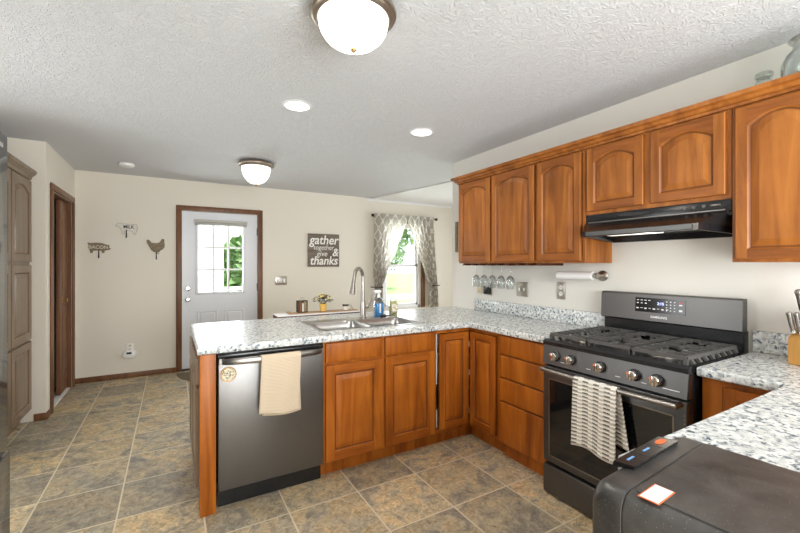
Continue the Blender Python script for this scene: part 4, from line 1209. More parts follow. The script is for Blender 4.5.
towel('dish_towel', 'cream dish towel with black dashes hanging on the oven door handle', (RXf - 0.055, 1.228, 0.748), RW, 0.235, 0.0125, 0.345, 0.27, 'striped_towel', shift=0.045, skew=0.0, seedv=3)
towel('dish_towel', 'tan waffle dish towel hanging over the dishwasher handle', (0.545, 2.362 - 0.058, 0.828), 0, 0.222, 0.017, 0.31, 0.335, 'tan_towel', shift=0.012, skew=-0.05, seedv=5)
t = thing('magnet', 'round cream patterned magnet on the dishwasher door near the corner post', 'magnet', (0.272, 2.3615, 0.752))
MB().lathe([(0.041, -0.001), (0.042, -0.004), (0.041, -0.0065), (0.0, -0.0065)], (0, 0, 0), 28, 'y').build('disc', 'block_wood', t)
MB().lathe([(0.036, -0.0068), (0.036, -0.0076), (0.0, -0.0076)], (0, 0, 0), 28, 'y').build('printed_face', 'magnetface', t)

# ------------------------------------------------------------------ wall fittings on the range wall
def plate(label, y, z, w, hh, name='outlet_plate', cat='outlet', mat='nickel', loc=None, rz=RW):
    p_ = thing(name, label, cat, loc or (XW - 0.0005, y, z), rz)
    MB().box(-w / 2, w / 2, -0.007, 0.0, -hh / 2, hh / 2, 0.003).build('cover', mat, p_)
    return p_
def sockets(p_, x=0.0, mat='whiteplastic'):
    for z in (-0.024, 0.024):
        s_ = MB().lathe([(0.0165, -0.007), (0.0165, -0.009), (0.0, -0.009)], (x, 0, z), 20, 'y').build('socket', mat, p_)
        mb = MB(); mb.box(x - 0.007, x - 0.004, -0.0095, -0.0088, z - 0.004, z + 0.006); mb.box(x + 0.004, x + 0.007, -0.0095, -0.0088, z - 0.004, z + 0.006)
        mb.build('slot', 'blackmatte', s_, smooth=False)
p1 = plate('bronze framed duplex outlet left of the paper towel holder mount', 1.981, 1.161, 0.075, 0.132); sockets(p1)
p2 = plate('double rocker switch plate on the range wall above the backsplash', 2.368, 1.150, 0.122, 0.122, 'switch_plate', 'switch')
for x in (-0.024, 0.024):
    MB().box(x - 0.006, x + 0.006, -0.016, -0.0068, -0.012, 0.012, 0.002).build('toggle', 'whiteplastic', p2)
p3 = plate('outlet plate hidden behind the hanging wine glasses', 2.772, 1.135, 0.078, 0.125, mat='nickel'); sockets(p3)
p4 = plate('almond blank plate left of the black wall plug', 2.905, 1.135, 0.062, 0.11, 'blank_plate', 'wall plate', 'almond')
MB().lathe([(0.004, -0.007), (0.003, -0.009), (0, -0.009)], (0, 0, -0.03), 10, 'y').build('screw', 'bronze', p4)
pl = thing('wall_plug', 'black plug in adapter under the hanging wine glasses', 'adapter', (XW - 0.012, 2.772, 1.128), RW)
MB().box(-0.032, 0.032, -0.038, 0.0, -0.045, 0.03, 0.006).build('case', 'black', pl)
MB().box(-0.02, 0.02, -0.0388, -0.0378, -0.002, 0.02).build('face_panel', 'blacksteel', pl, smooth=False)
wp = thing('wall_plaque', 'narrow brown plaque on the wall end beside the far upper cabinet', 'plaque', (XW - 0.0005, 3.255, 1.65), RW)
MB().box(-0.02, 0.02, -0.014, 0, -0.16, 0.16, 0.003).build('board', 'signtin', wp)

# paper towel holder
ph = thing('paper_towel_holder', 'satin nickel paper towel bar mounted on the range wall', 'holder', (XW, 1.645, 1.283), RW)
MB().lathe([(0.037, -0.0006), (0.037, -0.006), (0.030, -0.012), (0.013, -0.016), (0.011, -0.085), (0.0, -0.09)], (0, 0, 0), 24, 'y').build('wall_mount', 'nickel', ph)
MB().tube([(0.016, -0.09, 0.0), (-0.30, -0.09, 0.0)], 0.0075, 12).build('bar', 'nickel', ph)
MB().lathe([(0.0, 0.012), (0.017, 0.012), (0.02, 0.004), (0.017, -0.006), (0.0, -0.006)], (0.008, -0.09, 0), 16, 'x').build('end_cap', 'nickel', ph)
pr = thing('paper_towel_roll', 'nearly used up white paper towel roll on the wall bar', 'paper towel', (XW - 0.09, 1.80, 1.283), RW)
MB().lathe([(0.0085, -0.14), (0.028, -0.14), (0.028, 0.14), (0.0085, 0.14)], (0, 0, 0), 28, 'x', cap0=False, cap1=False).build('roll', 'paper', pr)

# ------------------------------------------------------------------ knife block
kbx = thing('knife_block', 'honey coloured wooden knife block at the right wall', 'knife block', (2.435, 0.562, CT + 0.001), RW - 0.38)
mb = MB(); mb.prism([(-0.075, 0.0), (0.085, 0.0), (0.115, 0.215), (0.045, 0.235), (-0.075, 0.115)], 'x', -0.06, 0.06)
kbo = mb.build('block', 'block_wood', kbx, smooth=False)
bv = kbo.modifiers.new('bevel', 'BEVEL'); bv.width = 0.004; bv.segments = 2
MB().lathe([(0.008, -0.0755), (0.008, -0.0765), (0, -0.0765)], (0.0, 0, 0.05), 16, 'y').build('emblem', 'nickel', kbx)
def knife(label, x, u, length, rad):
    """u 0..1 up the slanted face; the handle leans out of it"""
    a = Vector((x, -0.075 + 0.12 * u, 0.115 + 0.12 * u)); dirv = Vector((0, -0.30, 0.95)).normalized()
    k = thing('kitchen_knife', label, 'knife', kbx.location, kbx.rotation_euler[2], 'knives in the wooden block')
    s0 = a + dirv * rad * 1.15
    MB().tube([s0, s0 + dirv * 0.012], rad * 0.9, 10).build('bolster', 'chrome', k)
    pts_ = [s0 + dirv * (0.012 + length * v) for v in (0, 0.3, 0.7, 0.93, 1.0)]
    MB().tube(pts_, [rad * 0.8, rad, rad * 0.92, rad * 1.05, rad * 0.7], 10).build('handle', 'steel', k)
for lb, x, u, ln, rd in (('tallest steel handled knife at the rear of the block', -0.012, 0.86, 0.135, 0.0155),
                         ('long steel handled knife at the left rear of the block', -0.040, 0.62, 0.12, 0.0145),
                         ('long steel handled knife at the right rear of the block', 0.030, 0.72, 0.115, 0.0145),
                         ('short steel handled knife at the front left of the block', -0.042, 0.12, 0.085, 0.0105),
                         ('short steel handled knife second from left at the front of the block', -0.014, 0.12, 0.085, 0.0105),
                         ('short steel handled knife third from left at the front of the block', 0.014, 0.12, 0.085, 0.0105),
                         ('short steel handled knife at the front right of the block', 0.042, 0.12, 0.085, 0.0105)):
    knife(lb, x, u, ln, rd)
sc_ = thing('kitchen_scissors', 'black handled scissors standing in the wooden knife block', 'scissors', kbx.location, kbx.rotation_euler[2])
a = Vector((0.030, -0.075 + 0.12 * 0.42, 0.115 + 0.12 * 0.42)); dv = Vector((0, -0.30, 0.95)).normalized()
for sg in (-1, 1):
    c0 = a + dv * 0.055 + Vector((sg * 0.017, 0, 0))
    ring = [c0 + Vector((1, 0, 0)) * 0.014 * math.cos(q * PI / 8) + dv * 0.026 * math.sin(q * PI / 8) for q in range(17)]
    MB().tube(ring, 0.0045, 8, cap=False).build('handle', 'black', sc_)
MB().tube([a + dv * 0.007, a + dv * 0.03], 0.006, 8).build('blade', 'steel', sc_)

# ------------------------------------------------------------------ water dispenser in the foreground
wd = thing('water_dispenser', 'dusty black freestanding water dispenser with three push buttons in the foreground', 'water dispenser', (0.545, 0.372, 0), math.radians(4) + PI)
# local: x to the left of the machine's face, y into the machine (its face looks at the range)
DWW, DDD, DZ = 0.315, 0.375, 1.035
def xf(v): return v
def sect(y, i, r_=0.028):
    P_ = [(-DWW + i, y, 0.004), (-i, y, 0.004)]
    for cx_, a0 in ((-i - r_, 0.0), (-DWW + i + r_, PI / 2)):
        for k in range(7):
            a = a0 + PI / 2 * k / 6
            P_.append((cx_ + r_ * math.cos(a), y, DZ - i - r_ + r_ * math.sin(a)))
    return P_
mb = MB(); mb.loops([sect(DDD, 0.006), sect(DDD - 0.006, 0.0), sect(0.0525, 0.0), sect(0.0515, 0.0012)])
mb.build('body', 'dusty', wd, angle=40)
mb = MB(); mb.loops([sect(0.0510, 0.0012), sect(0.0500, 0.0), sect(0.022, 0.0), sect(0.010, 0.004), sect(0.003, 0.011), sect(0.0, 0.022)])
mb.build('front_panel', 'dusty', wd, angle=40)
mb = MB()
ll = lambda i, z: [(x_, y_, z) for x_, y_, _ in rrect(-DWW + 0.026 + i, -0.026 - i, 0.056 + i, DDD - 0.010 - i, 0.008, 0, 4)]
mb.loops([ll(0.0, DZ + 0.0003), ll(0.0, DZ + 0.0012), ll(0.001, DZ + 0.0018)])
mb.build('lid', 'dusty', wd, smooth=False)
for k, (mk_) in enumerate(('orange', 'bluemark', 'bluemark')):
    x0 = -0.246 + k * 0.0545
    mb = MB(); mb.prism([(-0.005, DZ - 0.006), (0.028, DZ + 0.0005), (0.0295, DZ + 0.007), (-0.003, DZ + 0.003)], 'x', x0, x0 + 0.053)
    bo = mb.build('push_button', 'black', wd, smooth=False)
    sl = lambda y_: DZ + 0.003 + (y_ + 0.003) * 0.004 / 0.0325
    if mk_ == 'orange':
        mb = MB(); mb.loops([[(x0 + 0.026 + 0.016 * math.cos(q * PI / 10), 0.011 + 0.007 * math.sin(q * PI / 10), sl(0.011 + 0.007 * math.sin(q * PI / 10)) + e_) for q in range(20)] for e_ in (0.0002, 0.0009)])
        mb.build('button_mark', mk_, bo)
    else:
        mb = MB(); mb.loops([[(xx, yy, sl(yy) + e_) for xx, yy in ((x0 + 0.016, 0.009), (x0 + 0.036, 0.009), (x0 + 0.036, 0.0125), (x0 + 0.016, 0.0125))] for e_ in (0.0002, 0.0009)]); mb.build('button_mark', mk_, bo, smooth=False)
mb = MB(); mb.box(-0.066, -0.014, 0.066, 0.093, DZ + 0.0019, DZ + 0.0024); st = mb.build('sticker', 'orange', wd, smooth=False)
MB().box(-0.064, -0.016, 0.068, 0.091, DZ + 0.0025, DZ + 0.0029).build('sticker_face', 'sticker', st, smooth=False)
st['label'] = 'white sticker with orange border'

# ------------------------------------------------------------------ fridge and pantry on the left
fg = thing('refrigerator', 'dark glossy refrigerator at the left edge of the view', 'refrigerator', (-0.47, 0.86, 0))
MB().box(-0.74, -0.066, 0.0, 0.915, 0.03, 1.765, 0.006).build('body', 'blackmatte', fg)
for y0, y1 in ((0.003, 0.456), (0.460, 0.925)):
    d_ = MB().box(-0.065, 0.0, y0, y1, 0.74, 1.79, 0.012, 3).build('door', 'fridge', fg)
    yy = y1 - 0.05 if y0 < 0.1 else y0 + 0.05
    MB().tube([(0.0, yy, 0.85), (0.045, yy, 0.87), (0.048, yy, 1.2), (0.045, yy, 1.62), (0.0, yy, 1.64)], 0.011, 10).build('handle', 'darksteel', d_)
dr = MB().box(-0.065, 0.003, 0.003, 0.929, 0.06, 0.7385, 0.003, 2).build('freezer_drawer', 'fridge', fg)
MB().box(0.0035, 0.006, 0.10, 0.50, 0.70, 0.728, 0.001).build('handle', 'fridge', dr)
mb = MB(); mb.box(0.0005, 0.002, 0.80, 0.87, 1.735, 1.75); mb.build('badge', 'chrome', fg, smooth=False)
for x in (-0.68, -0.12):
    for y in (0.05, 0.82): MB().box(x, x + 0.05, y, y + 0.05, 0.0005, 0.0295).build('foot', 'rubber', fg, smooth=False)

PX = -1.04
pa = thing('pantry_cabinet', 'tall wooden pantry cabinet with stacked doors by the left wall', 'cabinet', (PX - 0.021, 3.50, 0), PI / 2)
PW = 1.03
mb = MB(); mb.box(0.0, PW, 0.02, 0.63, 0.10, 2.12); mb.build('body', 'pantry_wood', pa, smooth=False)
mb = MB(); mb.box(0.0, PW, 0.0, 0.0195, 0.10, 2.12); mb.build('face_frame', 'pantry_wood', pa, smooth=False)
MB().box(0.0, PW, 0.06, 0.075, 0.001, 0.099).build('toe_kick', 'pantry_wood', pa, smooth=False)
for x0, x1 in ((0.02, 0.505), (0.525, 1.005)):
    door(pa, x0, x1, 0.12, 0.705, 'pantry_wood', name='door'); door(pa, x0, x1, 0.725, 1.355, 'pantry_wood', name='door'); door(pa, x0, x1, 1.385, 2.075, 'pantry_wood', arch=0.05, name='door')
mb = MB()
pr_ = [(0.0195, 2.09), (-0.012, 2.09), (-0.018, 2.115), (-0.045, 2.14), (-0.05, 2.165), (0.0195, 2.165)]
mb.prism(pr_, 'x', 0.0, PW); mb.build('crown', 'pantry_wood', pa, smooth=False)

# ------------------------------------------------------------------ back wall decor
def silhouette(name, label, cat, loc, pts, mat, s, lettering=None, lmat=None, lsize=0.05, loff=(0, 0), sx=1.0, bold=0.001):
    t_ = thing(name, label, cat, loc)
    o_ = MB().prism([(x * s, z * s) for x, z in pts], 'y', -0.006, -0.001).build('plate', mat, t_, smooth=False)
    MB().tube([(x * s, -0.0045, z * s) for x, z in pts + pts[:1]], 0.0022, 5, cap=False).build('rim', 'signtin', t_)
    return t_
WY = YB - 0.0005
pig = [(-0.105, 0.052), (-0.094, 0.034), (-0.1, 0.008), (-0.092, -0.018), (-0.082, -0.03), (-0.08, -0.06), (-0.058, -0.06), (-0.054, -0.036), (-0.02, -0.03), (0.022, -0.032), (0.03, -0.058), (0.05, -0.058), (0.054, -0.03), (0.08, -0.024), (0.108, -0.016), (0.112, -0.004), (0.092, 0.0), (0.1, 0.016), (0.098, 0.032), (0.07, 0.036), (0.03, 0.054), (-0.03, 0.058), (-0.08, 0.052), (-0.092, 0.058)]
t = silhouette('pig_sign', 'brown pig shaped wall sign reading BACON, leftmost of three', 'wall sign', (-0.735, WY, 1.557), pig, 'signtin', 1.0)
text('lettering', 'BACON', 0.055, 'lettercream', t, (-0.004, -0.0068, 0.006), (PI / 2, 0, 0), bold=0.0012, sx=0.95)
def hook(t_, z0, z1, mat='letterblack', x=0.0):
    MB().tube([(x, -0.004, z0), (x, -0.012, z0 - 0.01), (x, -0.014, z1 + 0.012), (x, -0.022, z1), (x, -0.032, z1 + 0.01)], [0.005, 0.005, 0.007, 0.007, 0.006], 8).build('hook', mat, t_)
hook(t, -0.028, -0.115)
cow = [(0.105, 0.06), (0.098, 0.07), (-0.045, 0.075), (-0.06, 0.088), (-0.066, 0.074), (-0.085, 0.085), (-0.09, 0.068), (-0.108, 0.05), (-0.104, 0.04), (-0.08, 0.042), (-0.06, 0.02), (-0.05, 0.0), (-0.042, -0.035), (-0.05, -0.048), (-0.02, -0.048), (-0.02, -0.01), (0.01, 0.0), (0.03, -0.008), (0.06, -0.014), (0.072, -0.05), (0.092, -0.05), (0.095, -0.02), (0.108, 0.0)]
t = silhouette('cow_sign', 'white cow shaped wall sign reading MILK, topmost of three', 'wall sign', (-0.47, WY, 1.775), cow, 'signwhite', 1.0)
text('lettering', 'MILK', 0.055, 'letterblack', t, (0.022, -0.0068, 0.038), (PI / 2, 0, 0), bold=0.0012, sx=0.9)
hook(t, 0.002, -0.088)
hen = [(-0.095, 0.085), (-0.085, 0.095), (-0.068, 0.088), (-0.05, 0.062), (-0.02, 0.055), (0.015, 0.058), (0.035, 0.07), (0.05, 0.098), (0.062, 0.108), (0.075, 0.104), (0.078, 0.085), (0.076, 0.068), (0.082, 0.04), (0.078, 0.01), (0.062, -0.012), (0.04, -0.024), (0.03, -0.045), (0.0, -0.05), (-0.03, -0.04), (-0.05, -0.02), (-0.07, 0.02), (-0.088, 0.055)]
t = silhouette('hen_sign', 'brown hen shaped wall sign nearest the white door', 'wall sign', (-0.165, WY, 1.565), hen, 'signtin', 1.08)
hook(t, -0.05, -0.135)
mb = MB(); mb.bar((-0.01, -0.008, -0.062), (0.03, -0.008, -0.066), 0.004, 0.01); mb.build('foot_mark', 'signtin', t)

g = thing('wood_sign', 'square brown wooden sign with white script reading gather and thanks', 'wall sign', (1.988, WY, 1.577))
mb = MB()
for k in range(4): mb.box(-0.245, 0.245, -0.022, -0.001, -0.248 + k * 0.124, -0.248 + k * 0.124 + 0.1225, 0.002)
mb.build('boards', 'signbrown', g)
for s_, x, z, size, b_ in (('gather', 0.0, 0.15, 0.19, 0.003), ('together', -0.005, 0.04, 0.10, 0.0), ('give', -0.03, -0.055, 0.115, 0.0), ('&', 0.18, -0.035, 0.17, 0.002), ('thanks', 0.0, -0.16, 0.18, 0.003)):
    text('lettering', s_, size, 'letterwhite', g, (x, -0.0228, z), (PI / 2, 0, 0), shear=0.18, bold=b_, sx=0.92)

p5 = plate('triple switch plate on the back wall under the wooden sign', 0, 0, 0.165, 0.125, 'switch_plate', 'switch', 'nickel', (1.355, WY, 1.132), 0)
for x in (-0.046, 0.0, 0.046):
    MB().box(x - 0.014, x + 0.014, -0.0095, -0.0068, -0.03, 0.03, 0.001).build('rocker', 'whiteplastic', p5)
p6 = plate('white outlet plate low on the back wall above the alarm', 0, 0, 0.07, 0.105, 'outlet_plate', 'outlet', 'whiteplastic', (-0.435, WY, 0.36), 0); sockets(p6, mat='almond')
co = thing('carbon_monoxide_alarm', 'white oval plug in alarm low on the back wall', 'alarm', (-0.437, YB - 0.0105, 0.285))
mb = MB(); mb.loops([[(0.070 * k * math.cos(a), y, 0.050 * k * math.sin(a)) for a in [2 * PI * q / 28 for q in range(28)]] for k, y in ((1.0, 0.0), (1.0, -0.03), (0.94, -0.036), (0.8, -0.039))])
mb.build('case', 'whiteplastic', co)
MB().box(-0.03, 0.022, -0.0412, -0.0392, 0.006, 0.03, 0.0).build('display', 'display', co, smooth=False)

# rug at the door
mt = MB()
arc = [(0.57 + 0.52 * math.cos(PI + PI * k / 28), 5.60 + 0.62 * math.sin(PI + PI * k / 28)) for k in range(29)]
mt.loops([[(x, y, 0.001) for x, y in arc], [(x, y, 0.008) for x, y in arc], [(0.57 + (x - 0.57) * 0.985, 5.60 + (y - 5.60) * 0.985 - 0.002, 0.011) for x, y in arc]])
o = mt.build('door_mat', 'rug'); tag(o, 'brown half round mat on the floor before the white door', 'mat')

# ------------------------------------------------------------------ console table behind the peninsula and what stands on it
ctb = thing('console_table', 'narrow white topped console table behind the peninsula', 'table', (1.15, 3.45, 0))
TZ = 0.928
MB().box(-0.385, 0.385, -0.108, 0.10, TZ - 0.006, TZ, 0.002).build('table_top', 'white', ctb)
MB().box(-0.38, 0.38, -0.10, 0.095, TZ - 0.05, TZ - 0.0065).build('apron', 'wood_dark', ctb, smooth=False)
for x in (-0.35, 0.35):
    for y in (-0.08, 0.075): MB().box(x - 0.02, x + 0.02, y - 0.012, y + 0.012, 0.001, TZ - 0.0505, 0.003).build('leg', 'wood_dark', ctb)
tr = thing('serving_tray', 'flat wooden tray along the white console table', 'tray', (1.20, 3.45, TZ + 0.0005))
mb = MB(); mb.box(-0.31, 0.32, -0.055, 0.06, 0.0, 0.007, 0.002); mb.box(-0.325, -0.305, -0.05, 0.055, 0.004, 0.02, 0.003); mb.build('board', 'tray_wood', tr)
TT = TZ + 0.009
ln = thing('lantern', 'small brown metal lantern with wire handle on the tray', 'lantern', (1.0, 3.45, TT), 0.1)
mb = MB(); mb.box(-0.042, 0.042, -0.03, 0.03, 0.0, 0.008, 0.002); mb.box(-0.042, 0.042, -0.03, 0.03, 0.098, 0.106, 0.002)
for x in (-0.038, 0.038):
    for y in (-0.026, 0.026): mb.box(x - 0.004, x + 0.004, y - 0.004, y + 0.004, 0.008, 0.098)
mb.build('frame', 'bronze', ln)
MB().box(-0.034, -0.006, -0.024, 0.024, 0.0085, 0.0975).build('side_panel', 'trim_wood', ln, smooth=False)
MB().box(0.008, 0.034, -0.024, 0.024, 0.0085, 0.0975).build('side_panel', 'signtin', ln, smooth=False)
MB().lathe([(0.006, 0.0085), (0.006, 0.08), (0.0, 0.085)], (0.001, -0.018, 0), 10).build('candle', 'letterwhite', ln)
MB().tube([(0.022 * math.cos(a), 0, 0.106 + 0.024 * math.sin(a)) for a in [PI * k / 10 for k in range(11)]], 0.0022, 6).build('handle', 'nickel', ln)

fp = thing('potted_flowers', 'yellow pot of artificial yellow flowers on the tray', 'flower pot', (1.195, 3.45, TT))
MB().lathe([(0.024, 0.0), (0.026, 0.002), (0.034, 0.06), (0.036, 0.066), (0.033, 0.068), (0.030, 0.06), (0.0, 0.058)], (0, 0, 0), 24, cap1=False).build('pot', 'yellow', fp)
rg = random.Random(11)
mb = MB()
for k in range(170):
    th, ph_ = rg.uniform(0, 2 * PI), rg.uniform(0.15, 1.45)
    rad = rg.uniform(0.045, 0.088)
    c0 = Vector((rad * math.sin(ph_) * math.cos(th), rad * math.sin(ph_) * math.sin(th) * 0.8, 0.075 + rad * math.cos(ph_) * 0.8))
    d_ = Vector((math.cos(th), math.sin(th), rg.uniform(-0.4, 0.6))).normalized(); s_ = d_.cross(Vector((0, 0, 1))).normalized(); u_ = s_.cross(d_)
    L_, w_ = rg.uniform(0.022, 0.034), 0.008
    vs, _f = mb._faces([c0, c0 + d_ * L_ * 0.5 + s_ * w_ + u_ * 0.003, c0 + d_ * L_, c0 + d_ * L_ * 0.5 - s_ * w_ + u_ * 0.003], [(0, 1, 2, 3)])
for k in range(14):
    th = 2 * PI * k / 14; mb.tube([(0.01 * math.cos(th), 0.01 * math.sin(th), 0.06), (0.045 * math.cos(th), 0.04 * math.sin(th), 0.1)], 0.0015, 5)
mb.build('foliage', 'leafdark', fp, smooth=False, fix=False)
fl = MB()
for k in range(13):
    th, ph_ = 2 * PI * k * 0.381, 0.1 + 1.15 * (k / 13)
    rad = 0.088
    c0 = Vector((rad * math.sin(ph_) * math.cos(th), rad * math.sin(ph_) * math.sin(th) * 0.8, 0.085 + rad * math.cos(ph_) * 0.75))
    nrm = (c0 - Vector((0, 0, 0.07))).normalized(); s_ = nrm.cross(Vector((0, 0, 1))).normalized(); u_ = s_.cross(nrm)
    for q in range(6):
        a = 2 * PI * q / 6; dd = s_ * math.cos(a) + u_ * math.sin(a); e_ = s_ * math.cos(a + PI / 2) + u_ * math.sin(a + PI / 2)
        fl._faces([c0, c0 + dd * 0.010 + e_ * 0.006 + nrm * 0.003, c0 + dd * 0.019 + nrm * 0.005, c0 + dd * 0.010 - e_ * 0.006 + nrm * 0.003], [(0, 1, 2, 3)])
    fl.sphere(c0 + nrm * 0.003, 0.004, 4)
fl.build('blossoms', 'petal', fp, smooth=False, fix=False)

cm = thing('tin_mug', 'small pale tin mug with wire handle at the right end of the tray', 'mug', (1.415, 3.45, TT))
MB().lathe([(0.026, 0.0), (0.028, 0.002), (0.028, 0.05), (0.029, 0.053), (0.0265, 0.053), (0.026, 0.004), (0, 0.004)], (0, 0, 0), 20, cap1=False).build('cup', 'signwhite', cm)
MB().lathe([(0.0288, 0.034), (0.0298, 0.035), (0.0298, 0.052), (0.0288, 0.053)], (0, 0, 0), 20, cap0=False, cap1=False).build('band', 'bronze', cm)
MB().tube([(0.028, 0, 0.045), (0.045, 0, 0.045), (0.06, 0, 0.03), (0.07, 0, 0.008)], 0.003, 8).build('handle', 'nickel', cm)

# ------------------------------------------------------------------ curtains
rod = thing('curtain_rod', 'dark curtain rod with round finials above the dining window', 'curtain rod', (3.41, YB - 0.07, 2.155))
MB().tube([(-0.60, 0, 0), (0.60, 0, 0)], 0.009, 12).build('rod', 'bronze', rod)
for s_ in (-1, 1):
    MB().sphere((s_ * 0.622, 0, 0), 0.026, 10).build('finial', 'bronze', rod)
    mb = MB(); mb.tube([(s_ * 0.56, 0, 0), (s_ * 0.56, 0.068, 0)], 0.006, 8); mb.lathe([(0.02, 0.06), (0.02, 0.069)], (s_ * 0.56, 0, 0), 12, 'y'); mb.build('bracket', 'bronze', rod)
def interp(tab, z):
    for (z0, a), (z1, b_) in zip(tab[:-1], tab[1:]):
        if z <= z0 and z >= z1:
            k = (z0 - z) / (z0 - z1); k = k * k * (3 - 2 * k) * 0.5 + k * 0.5
            return a + (b_ - a) * k
    return tab[-1][1]
def curtain(label, left, right, folds, ph0, uflip):
    t_ = thing('trellis_curtain', label, 'curtain', (0, YB - 0.07, 0))
    zt, zb = 2.185, 0.62
    def fn(u, v):
        z = zt + (zb - zt) * v
        a, b_ = interp(left, z), interp(right, z)
        wdt = b_ - a
        amp = 0.010 + 0.018 * min(1, max(0, (0.58 - wdt) / 0.4))
        if v < 0.02: amp = 0.004
        y = amp * math.sin(2 * PI * folds * u + ph0 + 1.2 * math.sin(v * 3)) + 0.004 * math.sin(2 * PI * folds * 2.3 * u)
        y -= 0.0135 if abs(z - 2.155) < 0.05 and False else 0.0
        return (a + wdt * u, y - 0.034, z)
    ob = MB().grid(fn, 60, 60).build('cloth', 'curtain', t_, angle=80, fix=False)
    return t_
# (height, x) tables read off the photo
curtain('left trellis print curtain tied back at the dining window', [(2.2, 2.80), (2.1, 2.80), (1.2, 2.80), (0.98, 2.82), (0.6, 2.79)], [(2.2, 3.42), (2.1, 3.415), (1.6, 3.22), (1.25, 3.04), (0.98, 2.925), (0.6, 2.965)], 7, 0.0, False)
curtain('right trellis print curtain tied back at the dining window', [(2.2, 3.42), (2.1, 3.425), (1.65, 3.60), (1.25, 3.76), (0.98, 3.885), (0.6, 3.86)], [(2.2, 3.97), (2.1, 3.97), (1.2, 4.02), (0.98, 4.03), (0.6, 4.05)], 7, 1.5, True)
for x, lb in ((2.835, 'dark metal holdback at the left curtain'), (3.99, 'dark metal holdback at the right curtain')):
    hb = thing('curtain_holdback', lb, 'holdback', (x, YB - 0.001, 1.0))
    MB().tube([(-0.05 if x < 3 else 0.05, 0.0, 0.0), (-0.05 if x < 3 else 0.05, -0.155, 0.0), (0.06 if x < 3 else -0.06, -0.158, 0.0)], 0.008, 8).build('arm', 'bronze', hb)
    MB().sphere((0.075 if x < 3 else -0.075, -0.158, 0), 0.016, 8).build('knob', 'bronze', hb)

# ------------------------------------------------------------------ ceiling fittings
def dome_light(label, x, y, r_, drop, glass, power):
    t_ = thing('flush_mount_light', label, 'ceiling light', (x, y, ZC - 0.001))
    MB().lathe([(r_ * 0.80, 0.0), (r_ * 0.93, -0.010), (r_ * 0.985, -0.026), (r_, -0.034), (r_ * 0.985, -0.042), (r_ * 0.93, -0.046), (r_ * 0.91, -0.052), (r_ * 0.83, -0.060), (r_ * 0.80, -0.054)], (0, 0, 0), 40, cap1=False).build('pan', 'fixture', t_)
    prof = [(r_ * 0.81, -0.056)]
    for k in range(1, 9):
        a = PI / 2 * k / 9
        prof.append((r_ * 0.81 * math.cos(a) ** 0.9, -0.062 - drop * math.sin(a)))
    prof.append((0.006, -0.062 - drop))
    MB().lathe(prof, (0, 0, 0), 40, cap0=True).build('glass_bowl', glass, t_)
    zf = -0.062 - drop
    MB().lathe([(0.004, zf), (0.013, zf - 0.003), (0.013, zf - 0.008), (0.007, zf - 0.016), (0.0, zf - 0.018)], (0, 0, 0), 14).build('finial', 'brass', t_)
    if power:
        lp = add_light('bulb', 'SPOT', (x, y, ZC - 0.062 - drop - 0.03), power, 0.10, color=(1, 0.93, 0.82)); lp.data.spot_size = 2.9; lp.data.spot_blend = 0.5
    return t_
dome_light('flush mount dome light nearest the viewer on the ceiling', 0.657, 1.515, 0.18, 0.112, 'domeglass', DOME_POWER)
dome_light('flush mount dome light near the white door', 0.767, 4.325, 0.18, 0.172, 'domeglass_far', DOME_POWER * 0.55)
def can(label, x, y):
    t_ = thing('recessed_light', label, 'recessed light', (x, y, ZC - 0.001))
    MB().lathe([(0.098, 0.0), (0.098, -0.003), (0.080, -0.006), (0.078, -0.002)], (0, 0, 0), 32, cap0=False, cap1=False).build('trim_ring', 'white', t_)
    MB().lathe([(0.079, -0.0025), (0.06, -0.0035), (0.0, -0.004)], (0, 0, 0), 32, cap1=False).build('lens', 'canlens', t_)
    lp = add_light('can_lamp', 'SPOT', (x, y, ZC - 0.03), CAN_POWER, 0.07, color=(1, 0.95, 0.87)); lp.data.spot_size = 2.4; lp.data.spot_blend = 0.8
can('recessed ceiling light left of the pair over the peninsula', 0.736, 2.65)
can('recessed ceiling light right of the pair nearer the cabinets', 1.758, 2.668)
sd = thing('smoke_detector', 'white round smoke detector on the far ceiling', 'smoke detector', (-0.415, 5.09, ZC - 0.001))
MB().lathe([(0.068, 0.0), (0.070, -0.012), (0.066, -0.026), (0.05, -0.036), (0.0, -0.038)], (0, 0, 0), 28).build('case', 'whiteplastic', sd)
MB().lathe([(0.009, -0.0385), (0.009, -0.041), (0, -0.041)], (0.02, -0.01, 0), 12).build('test_button', 'whiteplastic', sd)

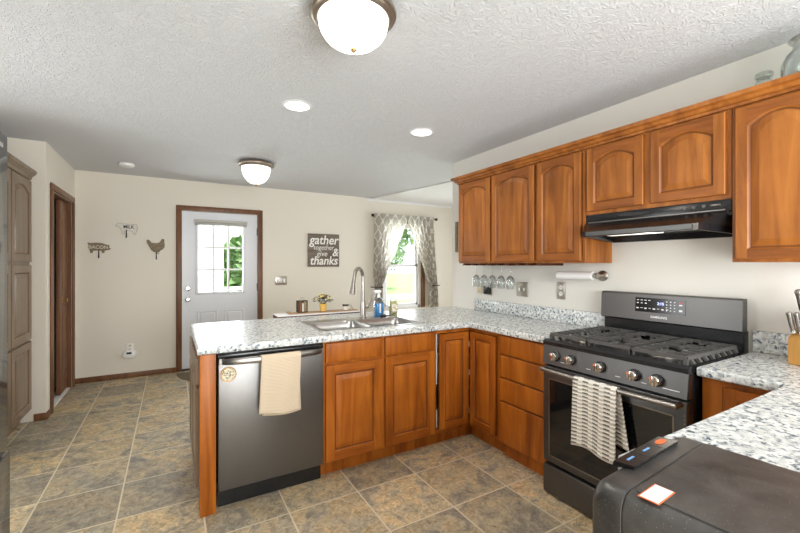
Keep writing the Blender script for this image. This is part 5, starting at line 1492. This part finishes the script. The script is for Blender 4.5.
# ------------------------------------------------------------------ outdoors through the door and the window
o = MB().box(-30, 40, YB + 0.12, 60, -0.35, -0.25).build('ground', 'lawn', smooth=False); struct(o, 'green lawn outside the window', 'ground')
o = MB().box(-30, 40, 15.5, 18.5, -0.249, -0.24).build('ground_path', 'path', smooth=False); struct(o, 'pale gravel drive across the lawn', 'path')
def tree(label, x, y, hh, rc, seedv, n=1500, name='garden_tree'):
    t_ = thing(name, label, 'tree', (x, y, -0.25))
    rg = random.Random(seedv)
    mb = MB(); mb.tube([(0, 0, 0.0), (0.05, 0, hh * 0.4), (0.0, 0.05, hh * 0.75)], [0.16, 0.12, 0.05], 8)
    for k in range(5):
        a = 2 * PI * k / 5; mb.tube([(0.03, 0, hh * 0.42), (rc * 0.5 * math.cos(a), rc * 0.5 * math.sin(a), hh * 0.7)], [0.07, 0.02], 6)
    mb.build('trunk', 'bark', t_)
    mb = MB()
    for k in range(n):
        while True:
            v = Vector((rg.uniform(-1, 1), rg.uniform(-1, 1), rg.uniform(-1, 1)))
            if 0.35 < v.length < 1: break
        c0 = Vector((v.x * rc, v.y * rc, hh * 0.68 + v.z * hh * 0.34))
        a = Vector((rg.uniform(-1, 1), rg.uniform(-1, 1), rg.uniform(-1, 1))).normalized(); b_ = a.cross(Vector((rg.uniform(-1, 1), rg.uniform(-1, 1), 1))).normalized()
        s_ = rg.uniform(0.10, 0.2)
        mb._faces([c0 - a * s_, c0 + b_ * s_ * 0.5, c0 + a * s_, c0 - b_ * s_ * 0.5], [(0, 1, 2, 3)])
    mb.build('crown', 'leaf', t_, smooth=False, fix=False)
    return t_
tree('leafy tree outside the dining window between the curtains', 5.6, 11.2, 4.6, 1.5, 3)
tree('round bush like tree beyond the drive in the dining window', 11.5, 22.5, 3.2, 1.7, 4, 1200)
tree('shrub seen through the middle right panes of the white door', 1.42, 9.6, 2.2, 0.5, 5, 700, 'garden_shrub')
po2 = thing('garage_wall', 'white siding of the outbuilding beyond the porch', 'building', (0.0, 12.0, -0.25))
mb = MB(); mb.box(-4.0, 3.6, 0.0, 0.2, 0.0, 4.2)
mb.build('siding', 'white', po2, smooth=False)
mb = MB(); mb.box(-0.9, 0.1, -0.05, -0.001, 0.0, 2.1); mb.build('door', 'blind', po2, smooth=False)
fn_ = thing('wire_fence', 'thin white fence post and rail on the lawn outside', 'fence', (7.2, 13.5, -0.25))
for x in (0, 2.4): MB().box(x - 0.035, x + 0.035, -0.035, 0.035, 0, 1.55).build('post', 'white', fn_, smooth=False)
MB().box(-2.0, 2.4, -0.02, 0.02, 1.45, 1.52).build('rail', 'white', fn_, smooth=False)
po = thing('porch_railing', 'white porch posts and rail outside the exterior door', 'railing', (0.2, 7.7, -0.25))
for x in (-0.35, 0.55, 1.35): MB().box(x - 0.05, x + 0.05, -0.05, 0.05, 0, 2.7).build('post', 'white', po, smooth=False)
for z in (0.45, 1.15): MB().box(-0.3, 1.3, -0.02, 0.02, z, z + 0.06).build('rail', 'white', po, smooth=False)
